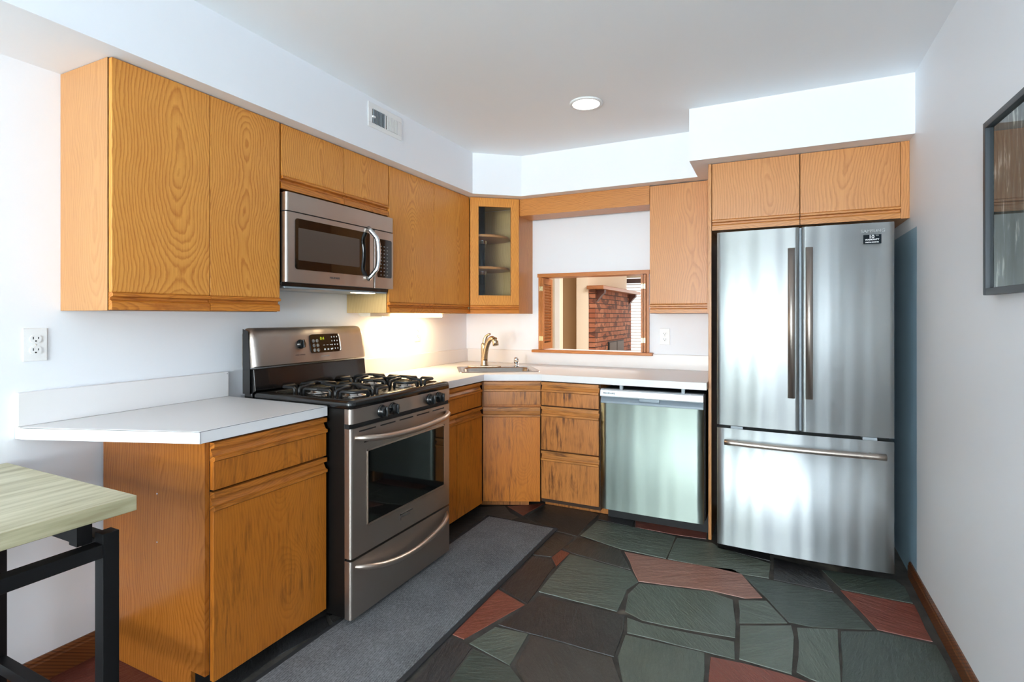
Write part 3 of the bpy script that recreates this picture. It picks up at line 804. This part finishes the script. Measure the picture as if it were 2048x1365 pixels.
# ------------------------------------------------------------------ range (local: x along the front, front face at y=0)
RX = .763; RL = .757
t = thing('gas_range', 'stainless and black gas range with four burners, oven door and storage drawer', 'stove', (RX, 1.7475, 0), LW)
def cushion(x0, x1, z0, z1, y0, y1, name, mat, par, r=.012, loc=None):
    # panel whose upright front edges are rounded (seen on the range and microwave)
    n = 6; pts = [(x0, y1)]
    pts += [(x0+r-r*math.cos(PI/2*k/n), y0+r-r*math.sin(PI/2*k/n)) for k in range(n+1)]
    pts += [(x1-r+r*math.sin(PI/2*k/n), y0+r-r*math.cos(PI/2*k/n)) for k in range(n+1)]
    pts += [(x1, y1)]
    o_ = MB().prism(pts, z0, z1, 'z').build(name, mat, par)
    for p in o_.data.polygons: p.use_smooth = abs(p.normal.z) < .5
    md = o_.modifiers.new('es', 'EDGE_SPLIT'); md.split_angle = .5
    return o_
MB().box(.004, RL-.004, .036, .600, .03, .9045).build('body', M['black_side'], t, None, .004)
for x in (.05, RL-.05):
    for y in (.16, .56): MB().lathe([(.018, .001), (.018, .03), (.012, .031)], (x, y, 0), 'z', 14).build('foot', M['black'], t)
cushion(.002, RL-.002, .030, .272, 0, .035, 'drawer', M['steel_dark'], t)
dr = t.children[-1]
def bowed(x0, x1, z, sag, out, r, n=18, up=1):
    pts = []
    for k in range(n+1):
        f = k/n; x = x0+(x1-x0)*f; e = math.sin(PI*f)
        y = -out*min(1, e*2.2)**.7
        pts.append((x, y-.004 if 0 < k < n else .004, z-sag*e))
    return pts
b = MB().tube(bowed(.03, RL-.03, .243, .062, .036, .013), [.007]+[.013]*17+[.007], 12); b.build('handle', M['handle_pale'], dr)
dr2 = cushion(.002, RL-.002, .282, .822, 0, .035, 'oven_door', M['steel_dark'], t)
o = MB().box(.105, .692, -.002, .001, .400, .712).build('window', M['dkglass'], dr2, None, .002)
b = MB()
wx0, wx1, wz0_, wz1_ = .098, .699, .393, .719
b.box(wx0, wx1, -.0030, .0, wz0_, wz0_+.007); b.box(wx0, wx1, -.0030, .0, wz1_-.007, wz1_); b.box(wx0, wx0+.007, -.003, 0, wz0_, wz1_); b.box(wx1-.007, wx1, -.003, 0, wz0_, wz1_)
b.build('window_trim', M['handle_pale'], dr2)
b = MB().tube(bowed(.028, RL-.028, .782, .022, .05, .0145), [.008]+[.0145]*17+[.008], 12); b.build('handle', M['handle_pale'], dr2)
b = MB()
for k in range(5):
    x = .05+k*.135; b.box(x, x+.105, -.0008, .001, .803, .809)
for k in (0, 1, 3, 4):
    x = .05+k*.135; b.box(x+.03, x+.095, -.0008, .001, .752, .757)
b.build('vent_slots', M['slot'], dr2)
b = MB().box(.325, .330, -.0012, 0, .336, .364).box(.325, .42, -.0012, 0, .359, .364); b.build('badge', M['chrome'], dr2)
text('lettering', 'FRIGIDAIRE', .013, M['ink'], dr2, (.334, -.0005, .345))
MB().box(.004, RL-.004, .012, .035, .8225, .842).build('vent_gap', M['rubber'], t)
# control panel, slightly leaning back
cp = cushion(.0, RL, .8425, .9045, -.002, .034, 'control_panel', M['steel_dark'], t, .018)
for x in (.190, .266, .560, .640):
    k = MB().lathe([(.0285, 0), (.0285, -.005), (.0255, -.008), (.0235, -.024), (.018, -.028), (.004, -.029)], (x, -.0025, .870), 'y', 24)
    k.box(x-.0045, x+.0045, -.040, -.018, .8485, .8915)
    k.build('knob', M['knob'], t, None, .0015, 1)
# cooktop
b = MB()
N = 6
outer = rrect(RL+.004, .60, .03, 5, RL/2, .30-.004)
inner = rrect(RL-.075, .46, .025, 5, RL/2, .275)
loft(b, [[(x, y, .905) for x, y in outer], [(x, y, .928) for x, y in outer], [(RL/2+(x-RL/2)*.985, .296+(y-.296)*.985, .939) for x, y in outer], [(x, y, .941) for x, y in inner], [(RL/2+(x-RL/2)*.98, .275+(y-.275)*.98, .926) for x, y in inner]])
vs = list(b.bm.verts); m_ = len(inner); b._f(vs[-m_:]); b._f(vs[:m_][::-1])
ct = b.build('cooktop', M['black'], t)
burn = [(.195, .165), (.195, .385), (.565, .165), (.565, .385)]
for i, (x, y) in enumerate(burn):
    bo = MB().lathe([(.058, .9265), (.056, .931), (.040, .933), (.040, .940), (.036, .942)], (x, y, 0), 'z', 24).build('burner', M['sinksteel'], t)
    MB().lathe([(.0335, .9425), (.0335, .9475), (.028, .951), (.004, .952)], (x, y, 0), 'z', 24).build('burner_cap', M['blackmat'], bo)
    g = MB(); zt = .962; a = .112; r = .0075
    # four hooped corners and four fingers pointing at the flame
    for sx_ in (-1, 1):
        for sy_ in (-1, 1):
            p = [(x+sx_*a, y+sy_*.030, .927), (x+sx_*a, y+sy_*.030, zt-.006), (x+sx_*a, y+sy_*.038, zt), (x+sx_*a, y+sy_*(a-.012), zt), (x+sx_*(a-.012), y+sy_*a, zt), (x+sx_*.038, y+sy_*a, zt), (x+sx_*.030, y+sy_*a, zt-.006), (x+sx_*.030, y+sy_*a, .927)]
            g.tube(p, r, 6)
    for dx_, dy_ in ((1, 0), (-1, 0), (0, 1), (0, -1)):
        g.tube([(x+dx_*(a)+dy_*.0, y+dy_*a, .927), (x+dx_*a, y+dy_*a, zt-.004), (x+dx_*(a-.006), y+dy_*(a-.006), zt+.002), (x+dx_*.05, y+dy_*.05, zt+.008), (x+dx_*.022, y+dy_*.022, zt+.010)], [r, r, r, r, r*.8], 6)
    g.build('grate', M['blackmat'], t)
# backguard
by0 = .585
MB().prism([(by0+.02, .93), (by0-.005, .944), (by0+.004, 1.02), (by0+.006, 1.045), (by0+.06, 1.045), (.655, 1.0), (.655, .40), (.601, .40), (.601, .905)], .006, RL-.006, 'x').build('backguard_riser', M['black'], t, None, .003)
prof = [(by0-.004, 1.052), (by0-.010, 1.058), (by0-.008, 1.085), (by0+.008, 1.19), (by0+.018, 1.218), (by0+.034, 1.232), (by0+.056, 1.236), (.664, 1.236), (.664, 1.052)]
# rounded left and right shoulders: sections across the width
secs = []
for x, dz, dy in ((0.0, -.03, .030), (.006, -.014, .012), (.02, -.003, .003), (.035, 0, 0), (RL-.035, 0, 0), (RL-.02, -.003, .003), (RL-.006, -.014, .012), (RL, -.03, .030)):
    secs.append([(x, min(y+dy*(1 if y < .64 else 0), .664), z if z < 1.07 else max(1.06, z+dz*(z-1.05)/.18)) for y, z in prof])
b = MB(); R = loft(b, secs); b._f(R[0][::-1]); b._f(R[-1])
bgd = b.build('backguard', M['steel_dark'], t)
md = bgd.modifiers.new('es', 'EDGE_SPLIT'); md.split_angle = .7
MB().prism([(by0+.022, .93), (by0+.022, 1.05), (by0+.034, 1.22), (.656, 1.232), (.656, .93)], -.003, -.0003, 'x').build('side_cap', M['black'], t)
def on_guard(z): return by0-.008+(z-1.085)*(.016/.105)
tilt = math.atan2(.016, .105)
# display cluster (lies in the leaning face)
dsp = MB().prism([(x, z) for x, z in rrect(.205, .098, .014, 4)], -.004, .004, 'y').build('display_panel', M['dkglass'], t, (.437, on_guard(1.148)-.001, 1.148)); dsp.rotation_euler = (-tilt, 0, 0)
rim = MB().tube([(.097, -.005, .046), (.1035, -.005, .035), (.1065, -.005, 0), (.1065, -.005, -.035), (.101, -.005, -.047)], .0045, 8); rim.build('rim', M['handle_pale'], dsp)
b = MB()
for r_ in range(3):
    for c_ in range(2): b.lathe([(.0095, 0), (.0095, -.0012), (.002, -.0013)], (-.083+c_*.026+r_*.002, -.0041, .014-r_*.024), 'y', 14)
b.build('buttons', M['keys'], dsp)
b = MB()
for r_ in range(4):
    for c_ in range(3): b.box(.044+c_*.019, .049+c_*.019, -.0048, -.004, .028-r_*.021, .035-r_*.021)
for c_ in range(3):
    b.box(-.018+c_*.024, -.006+c_*.024, -.0048, -.004, -.012, -.009); b.box(-.014+c_*.024, -.004+c_*.024, -.0048, -.004, -.037, -.029)
b.build('key_print', M['white_ink'], dsp)
text('clock_digits', '0:4', .024, M['lcd'], dsp, (-.036, -.0043, .018))
kb = MB().lathe([(.024, 0), (.024, -.006), (.021, -.009), (.019, -.02), (.004, -.021)], (0, 0, 0), 'y', 24).box(-.004, .004, -.03, -.012, -.020, .020)
kn = kb.build('knob', M['knob'], t, (.272, on_guard(1.148)-.001, 1.150), .0012, 1); kn.rotation_euler = (-tilt, 0, 0)
text('lettering', 'OVEN CONTROL', .008, M['ink'], t, (.235, on_guard(1.098)-.0012, 1.094), (PI/2-tilt, 0, 0))
text('lettering', 'GALLERY SERIES', .0085, M['inkpale'], t, (.40, on_guard(1.08)-.0012, 1.078), (PI/2-tilt, 0, 0))

# ------------------------------------------------------------------ microwave
MX = .352; MZ0, MZ1 = 1.4485, 1.857; ML = .757
t = thing('microwave', 'stainless over-the-range microwave with a dark window and curved handle', 'microwave', (MX, 1.7775, MZ0), LW)
Hm = MZ1-MZ0
MB().box(.003, ML-.003, .035, MX-.003, -.018, Hm-.002).build('body', M['black'], t, None, .003)
cushion(0, ML, .325, Hm, -.006, .0345, 'vent_panel', M['steel_dark'], t, .014)
cushion(0, ML-.001, .3205, .3245, .004, .0345, 'vent_slot', M['rubber'], t, .008)
dm = cushion(0, .594, .0, .320, -.004, .0345, 'door', M['steel_dark'], t, .014)
MB().prism(rrect(.505, .235, .014, 4, .30, .178), -.0065, -.003, 'y').build('window', M['dkglass'], dm)
MB().prism(rrect(.405, .150, .004, 3, .268, .178), -.0072, -.0064, 'y').build('window_screen', M['mesh'], dm)
hp = []
for k in range(17):
    f = k/16; e = math.sin(PI*f)
    hp.append((.535+.028*e, -.006-.052*min(1, e*1.6), .040+.285*f))
MB().tube(hp, .0125, 12, scale=(.8, 1.0)).build('handle', M['chrome'], dm)
text('lettering', 'FRIGIDAIRE', .0135, M['ink'], dm, (.262, -.0046, .030), bold=.0003)
pm = cushion(.596, ML, .0, .320, -.004, .0345, 'control_panel', M['steel_dark'], t, .006)
MB().prism(rrect(.122, .215, .010, 4, .677, .168), -.0062, -.003, 'y').build('keypad', M['dkglass'], pm)
b = MB()
for r_ in range(9):
    for c_ in range(3):
        b.box(.640+c_*.027, .649+c_*.027, -.0069, -.006, .232-r_*.020, .238-r_*.020)
b.build('key_print', M['keys'], pm)
b = MB().box(.02, ML-.02, .03, MX-.02, -.026, -.0185); b.build('underside', M['grey'], t)
MB().box(.53, .66, .05, .11, -.0285, -.0262).build('task_lamp', M['hoodlamp'], t)
MB().box(.08, .34, .05, .22, -.0275, -.0262).build('grease_filter', M['handle'], t)

# ------------------------------------------------------------------ dishwasher (front at y=0)
DWX0, DWX1, DWY = 1.379, 1.977, 3.250
t = thing('dishwasher', 'stainless dishwasher with a grey control strip under the counter', 'dishwasher', (DWX0, DWY, 0), 0)
L = DWX1-DWX0
MB().box(.008, L+.006, .052, .62, .112, .842).build('tub', M['rubber'], t)
MB().box(-.002, L+.010, .175, .19, .001, .1115).build('kick_plate', M['rubber'], t)
# gently bellied door skin
def belly(x0, x1, z0, z1, y0, y1, bow, n=16):
    b = MB(); front = [(x0+(x1-x0)*k/n, y0-bow*math.sin(PI*k/n)) for k in range(n+1)]
    b.prism(front+[(x1, y1), (x0, y1)], z0, z1, 'z'); return b
o = belly(0, L, .110, .760, 0, .05, .006).build('door', M['steel_dw'], t)
for p in o.data.polygons: p.use_smooth = abs(p.normal.z) < .5 and p.normal.y < -.5
MB().prism([(-.002, .800), (-.010, .800), (-.012, .806), (-.008, .838), (.002, .846), (.05, .846), (.05, .800)], 0, L, 'x').build('control_strip', M['dwgrey'], t)
b = MB().prism([(.0, .7605), (.0, .772), (.012, .799), (.05, .799), (.05, .7605)], 0, L, 'x'); b.build('grip_recess', M['dwgrip'], t)
MB().box(.235, .355, -.003, .014, .779, .7995).build('latch', M['dwgrip'], t, None, .003)
text('lettering', 'FRIGIDAIRE', .0145, M['ink'], t, (.018, -.0112, .817), bold=.0003)
for x, s in ((.33, 'Wash'), (.37, 'Dry'), (.41, 'Rinse'), (.53, 'Start')): text('lettering', s, .009, M['inkpale'], t, (x, -.0112, .821))
for x in (.126, .487): MB().box(x-.009, x+.009, .002, .03, .8465, .8725).build('mounting_tab', M['grey'], t)

# ------------------------------------------------------------------ refrigerator (front edge of the doors at y=0)
FX0, FX1, FYF = 2.0564, 2.8554, 3.167
t = thing('refrigerator', 'stainless french-door refrigerator with a bottom freezer drawer', 'refrigerator', (FX0, FYF, 0), 0)
L = FX1-FX0
MB().box(.006, L-.006, .085, .74, .045, 1.735).build('body', M['fridgeside'], t, None, .004)
MB().box(.012, L-.012, .07, .085, .06, 1.72).build('gasket', M['rubber'], t)
for x in (.06, L-.06):
    for y in (.13, .68): MB().lathe([(.02, .001), (.02, .045), (.014, .046)], (x, y, 0), 'z', 14).build('foot', M['rubber'], t)
for x in (.07, L-.13): MB().box(x, x+.06, -.002, .06, .6865, .700).build('hinge', M['grey'], t)
MID = .4005
def fdoor(name, x0, x1, z0, z1, full=False):
    n = 20; pts = []
    for k in range(n+1):
        x = x0+(x1-x0)*k/n; f = (x/L); e = 1-(2*f-1)**2
        y = -.016*e
        if full:
            pass
        pts.append((x, y))
    # small rounded edges
    pts[0] = (x0, pts[0][1]+.004); pts.insert(1, (x0+.003, -.016*(1-(2*(x0/L)-1)**2)))
    pts[-1] = (x1, pts[-1][1]+.004); pts.insert(-1, (x1-.003, -.016*(1-(2*(x1/L)-1)**2)))
    b = MB().prism(pts+[(x1, .065), (x0, .065)], z0, z1, 'z')
    o_ = b.build(name, M['steel'], t)
    for p in o_.data.polygons: p.use_smooth = p.normal.y < -.5
    return o_
dl = fdoor('door', 0, MID-.006, .703, 1.747); drt = fdoor('door', MID+.006, L, .703, 1.747); dz = fdoor('freezer_drawer', 0, L, .052, .686)
MB().box(MID-.005, MID+.005, .01, .064, .703, 1.747).build('centre_seal', M['dwgrip'], t)
def rod(p0, p1, out):
    return [p0, p1]
def vhandle(xc, par):
    b = MB().tube([(xc, -.062, .877), (xc, -.062, 1.636)], .0165, 16)
    b.tube([(xc, -.062, .93), (xc, -.012, .93)], .008, 10); b.tube([(xc, -.062, 1.585), (xc, -.012, 1.585)], .008, 10)
    b.build('handle', M['handle'], par)
vhandle(.358, dl); vhandle(.437, drt)
b = MB(); pts = []
for k in range(21):
    f = k/20; x = .042+f*(.758-.042); pts.append((x, -.052-.022*math.sin(PI*f), .620))
b.tube(pts, .0155, 14)
for x in (.10, L-.10): b.tube([(x, -.055, .620), (x, -.006, .620)], .008, 10)
b.build('handle', M['handle'], dz)
fy_ = lambda x: -.016*(1-(2*(x/L)-1)**2)
MB().prism([(x, z) for x, z in ((.671, 1.645), (.745, 1.645), (.745, 1.689), (.671, 1.689))], fy_(.671)-.0012, fy_(.745)+.004, 'y').build('sticker', M['sticker'], drt)
ys = fy_(.671)-.0016
text('lettering', '10', .0235, M['white_ink'], drt, (.693, ys, 1.671), bold=.0005)
text('lettering', 'YEAR', .005, M['white_ink'], drt, (.722, ys, 1.683))
text('lettering', 'WARRANTY', .0102, M['white_ink'], drt, (.6785, ys, 1.6615), bold=.0003)
text('lettering', 'DIGITAL INVERTER', .0065, M['white_ink'], drt, (.679, ys, 1.650), bold=.0003)
text('lettering', 'SAMSUNG', .0205, M['inkpale'], drt, (.661, fy_(.661)-.0009, 1.700), sx=1.05)

# ------------------------------------------------------------------ outlets, vent, lights
def outlet(name, label, loc, rz, mat):
    t = thing(name, label, 'outlet', loc, rz, 'double wall outlets')
    MB().box(-.035, .035, -.006, -.0004, -.058, .058).build('cover_plate', mat, t, None, .004)
    for z in (-.020, .020):
        r_ = MB().prism(rrect(.033, .028, .012, 5, 0, z), -.009, -.0062, 'y').build('receptacle', mat, t)
        b = MB().box(-.0085, -.006, -.0095, -.0088, z-.001, z+.008).box(.006, .0085, -.0095, -.0088, z, z+.007).lathe([(.0028, -.0088), (.0028, -.0095), (.001, -.0096)], (0, 0, z-.007), 'y', 10)
        b.build('slots', M['slot'], r_)
    MB().lathe([(.0028, -.0062), (.0028, -.0072), (.001, -.0075)], (0, 0, 0), 'y', 10).build('screw', M['ivory'], t)
outlet('wall_outlet', 'white double outlet above the peninsula counter at far left', (0, 1.009, 1.192), LW, M['white'])
outlet('wall_outlet', 'outlet lit warm under the lamp strip, right of the range', (0, 3.252, 1.165), LW, M['ivory'])
outlet('wall_outlet', 'white double outlet between pass-through and refrigerator', (1.642, D, 1.146), 0, M['white'])

t = thing('air_vent', 'white louvered air register high on the left soffit', 'vent', (sx, 2.267, 2.305), LW)
L, H = .284, .132
b = MB()
b.box(0, L, -.006, -.0005, 0, .026); b.box(0, L, -.006, -.0005, H-.030, H); b.box(0, .034, -.006, -.0005, .026, H-.03); b.box(L-.034, L, -.006, -.0005, .026, H-.03); b.box(L/2-.006, L/2+.006, -.006, -.0005, .026, H-.03)
b.build('frame', M['white'], t, None, .002, 1)
MB().box(.03, L-.03, -.0015, -.0003, .02, H-.025).build('duct_opening', M['void'], t)
for side, (a, c, dr_) in enumerate(((.036, L/2-.008, 1), (L/2+.008, L-.036, -1))):
    for k in range(9):
        x = a+(c-a)*(k+.5)/9
        MB().bar((x-.002*dr_, -.0065, .0262), (x-.002*dr_, -.0065, H-.0302), .0030 if dr_ == 1 else .0072, .004).build('louver', M['white'] if dr_ < 0 else M['grey'], t)
MB().box(.026, .048, -.016, -.0065, .052, .062).build('lever', M['white'], t, None, .002)

t = thing('recessed_light', 'round lit recessed ceiling light', 'ceiling light', (1.407, 2.875, CZ), 0)
MB().lathe([(.090, -.0004), (.090, -.006), (.076, -.010), (.074, -.009), (.074, -.0004)], (0, 0, 0), 'z', 40).build('trim_ring', M['white'], t)
MB().lathe([(.0735, -.0004), (.0735, -.0075), (.05, -.0085), (.004, -.009)], (0, 0, 0), 'z', 40).build('lens', M['lamp'], t)

t = thing('under_cabinet_light', 'lit slim lamp strip under the cabinet right of the microwave', 'light', (.17, 2.55, 1.2895), LW)
MB().prism([(0, .001), (.0, .0215), (.09, .0215), (.09, .010), (.075, .001)], 0, .785, 'x').build('housing', M['ledbody'], t)
MB().box(.19, .765, -.004, .068, -.0035, .0005).box(.19, .765, -.004, -.0005, .0006, .016).build('lens', M['tube'], t)

# ------------------------------------------------------------------ pass-through frame with folding shutters
fx0, fx1 = .671, 1.533
wf = MB()
wf.box(fx0, PX0, D-.022, D+.13, PZ0, 1.624); wf.box(PX1, fx1, D-.022, D+.13, PZ0, 1.624)
struct_w = wf.build('window_2', M['frame_oak'], None, None, .001, 1); struct(struct_w)
MB().box(fx0-.008, fx1+.004, D-.024, D+.13, PZ1-.003, 1.626).build('header', M['frame_oak_x'], struct_w, None, .001, 1)
MB().box(.624, 1.562, D-.052, D+.13, PZ0-.022, PZ0-.0005).build('sill', M['frame_oak_x'], struct_w, None, .003, 2)
def shutter(name, label, hx, sgn):
    # hinged stack of two narrow louvered leaves folded back into the opening
    t = thing(name, label, 'shutter', (hx, D-.028, PZ0+.002), 0, 'folding shutters of the pass-through')
    HH = PZ1-PZ0-.009
    # edge-on leaf stiles seen from the kitchen
    for k, (x0, x1) in enumerate(((.0015, .0165), (.0215, .0365))):
        xa, xb = sorted((sgn*x0, sgn*x1))
        y0, y1 = (0, .20)
        b = MB()
        b.box(xa, xb, y0, y0+.028, 0, HH); b.box(xa, xb, y1-.028, y1, 0, HH)
        b.box(xa, xb, y0+.028, y1-.028, 0, .05); b.box(xa, xb, y0+.028, y1-.028, HH-.05, HH)
        lf = b.build('leaf', M['frame_oak'], t)
        b = MB(); n = 20
        for i in range(n):
            z = .055+(HH-.11)*(i+.5)/n
            b.bar(((xa+xb)/2-sgn*.004, y0+.028, z-.006), ((xa+xb)/2-sgn*.004, y1-.028, z-.006), .004, .006)
            b.prism([(xa, z-.009), (xa, z-.006), (xb, z+.011), (xb, z+.008)], y0+.0285, y1-.0285, 'y')
        b.build('louvers', M['frame_oak'], lf)
    for z in (.085, HH-.085):
        h_ = MB().box(min(sgn*.004, sgn*.034), max(sgn*.004, sgn*.034), -.0022, -.0002, z-.018, z+.018)
        h_.tube([(sgn*.019, -.003, z-.018), (sgn*.019, -.003, z+.018)], .0028, 8)
        h_.build('hinge', M['brass'], t)
    return t
shutter('louvered_shutter', 'folded wooden louvered shutter at left side of the pass-through', PX0-.022, 1)
shutter('louvered_shutter', 'folded wooden louvered shutter at right side of the pass-through', PX1-.002, -1)

# ------------------------------------------------------------------ the room beyond
R0, R1, RYE = -1.6, 3.4, 9.55
struct(MB().box(R0, R1, D+.12, RYE+.1, -.06, -.001).build('floor_2', M['carpet']))
struct(MB().box(R0, R1, D+.12, RYE+.1, 2.46, 2.56).build('ceiling_2', M['cream']))
struct(MB().box(R0-.1, R0, D+.12, RYE, -.05, 2.5).build('wall_far_left', M['cream']))
struct(MB().box(R1, R1+.1, D+.12, RYE, -.05, 2.5).build('wall_far_right', M['cream']))
struct(MB().box(R0, -.125, 6.5, 6.6, 0, 2.46).build('wall_partition', M['cream']))
struct(MB().box(-.195, -.125, 6.48, 6.4995, 0, 2.46).build('trim_3', M['white']))
struct(MB().box(R0, -.0775, 7.2, 7.3, 0, 2.46).build('wall_recess', M['tan']))
struct(MB().box(-.077, .086, 7.0, 9.15, 0, 2.46).build('wall_chimney', M['cream']))
b = MB(); b.box(R0, -.1, RYE, RYE+.1, 0, 2.46); b.box(1.6, R1, RYE, RYE+.1, 0, 2.46); b.box(-.1, 1.6, RYE, RYE+.1, 0, .5); b.box(-.1, 1.6, RYE, RYE+.1, 1.98, 2.46)
struct(b.build('wall_far', M['cream']))
o = MB().box(-.1, 1.6, RYE+.04, RYE+.05, .5, 1.98).build('window_3', M['pane_light']); struct(o)
t = thing('window_blind', 'white slatted blind on the far window beyond the fireplace', 'blind', (-.08, RYE-.05, .5), 0)
MB().box(0, 1.66, 0, .05, 1.38, 1.46).build('headrail', M['headrail'], t)
for k in range(26):
    z = .02+k*.053
    MB().prism([(0, z), (.0, z+.003), (.045, z+.018), (.045, z+.015)], 0, 1.66, 'x').build('slat', M['slat'], t)
# brick fireplace
t = thing('brick_fireplace', 'red brick fireplace with a wooden mantel, seen through the pass-through', 'fireplace', (.0865, 7.035, 0), 0)
MB().box(0, .090, 0, 2.05, .001, 1.655).build('brick_face', M['brick'], t)
MB().box(.0005, .235, -.10, 2.12, 1.656, 1.705).build('mantel', M['mantel'], t, None, .006)
for y in (.06, 1.90):
    MB().prism([(.0905, 1.6555), (.20, 1.6555), (.20, 1.615), (.16, 1.58), (.135, 1.55), (.0905, 1.49)], y, y+.09, 'y').build('corbel', M['corbel'], t)
b = MB().box(.0905, .100, .62, 1.50, .30, .92); fd = b.build('firebox_surround', M['rubber'], t)
for y0, y1 in ((.66, 1.04), (1.08, 1.47)): MB().box(.1005, .112, y0, y1, .34, .905).build('fire_door', M['fire_steel'], t)

# ------------------------------------------------------------------ picture on the right wall
PY0, PY1, PZa, PZb = 1.55, 2.19, 1.357, 1.889
t = thing('framed_picture', 'slate-framed picture with pale streaks behind glass on right wall', 'picture', (W, PY1, PZa), -PI/2)
PL = PY1-PY0; PH = PZb-PZa
b = MB(); f = .020
b.box(0, f, -.032, -.0005, 0, PH); b.box(PL-f, PL, -.032, -.0005, 0, PH); b.box(f, PL-f, -.032, -.0005, 0, f); b.box(f, PL-f, -.032, -.0005, PH-f, PH)
b.build('frame', M['picframe'], t, None, .0015, 1)
MB().box(f+.0005, PL-f-.0005, -.012, -.001, f+.0005, PH-f-.0005).build('print', M['art'], t)
MB().box(f+.0005, PL-f-.0005, -.021, -.019, f+.0005, PH-f-.0005).build('glass_pane', M['glass'], t)

# ------------------------------------------------------------------ table at lower left
t = thing('dining_table', 'pale ash-topped table with black steel legs against the left wall', 'table', (.02, .928, 0), 0)
TX, TY, TZ = .737, 1.05, .80
MB().box(0, TX, -TY, 0, TZ-.041, TZ).build('tabletop', M['tabletop'], t, None, .0015, 1)
q = .04; zt = .716
for x in (.055, .683):
    for y in (-.075, -TY+.065): MB().box(x, x+q-.001, y, y+q-.001, .001, zt).build('leg', M['blacksteel'], t, None, .001, 1)
for x in (.055, .683): MB().box(x, x+q, -TY+.105, -.0755, .655, .690).build('rail', M['blacksteel'], t, None, .001, 1)
for y in (-.075, -TY+.065):
    MB().box(.0955, .682, y, y+q, .665, .700).build('rail', M['blacksteel'], t, None, .001, 1)
    MB().box(.0955, .682, y+.005, y+.035, .17, .205).build('stretcher', M['blacksteel'], t, None, .001, 1)
for x in (.0955, .643):
    for y in (-.115, -TY+.105): MB().box(x, x+.038, y, y+.035, .69, TZ-.0415).build('bracket', M['blacksteel'], t)

# ------------------------------------------------------------------ rug
t = thing('runner_mat', 'grey ribbed runner mat with a black edge in front of the range', 'mat', (.675, 1.03, .0005), 0)
RW, RLn = .487, 2.055
MB().box(.022, RW-.022, .022, RLn-.02, .0, .009).build('pile', M['rug'], t, None, .002, 1)
b = MB()
for x0, x1, y0, y1 in ((0, .0218, 0, RLn), (RW-.0218, RW, 0, RLn), (.022, RW-.022, 0, .0218), (.022, RW-.022, RLn-.0198, RLn)): b.box(x0, x1, y0, y1, 0, .006)
b.build('edge_binding', M['rugedge'], t)
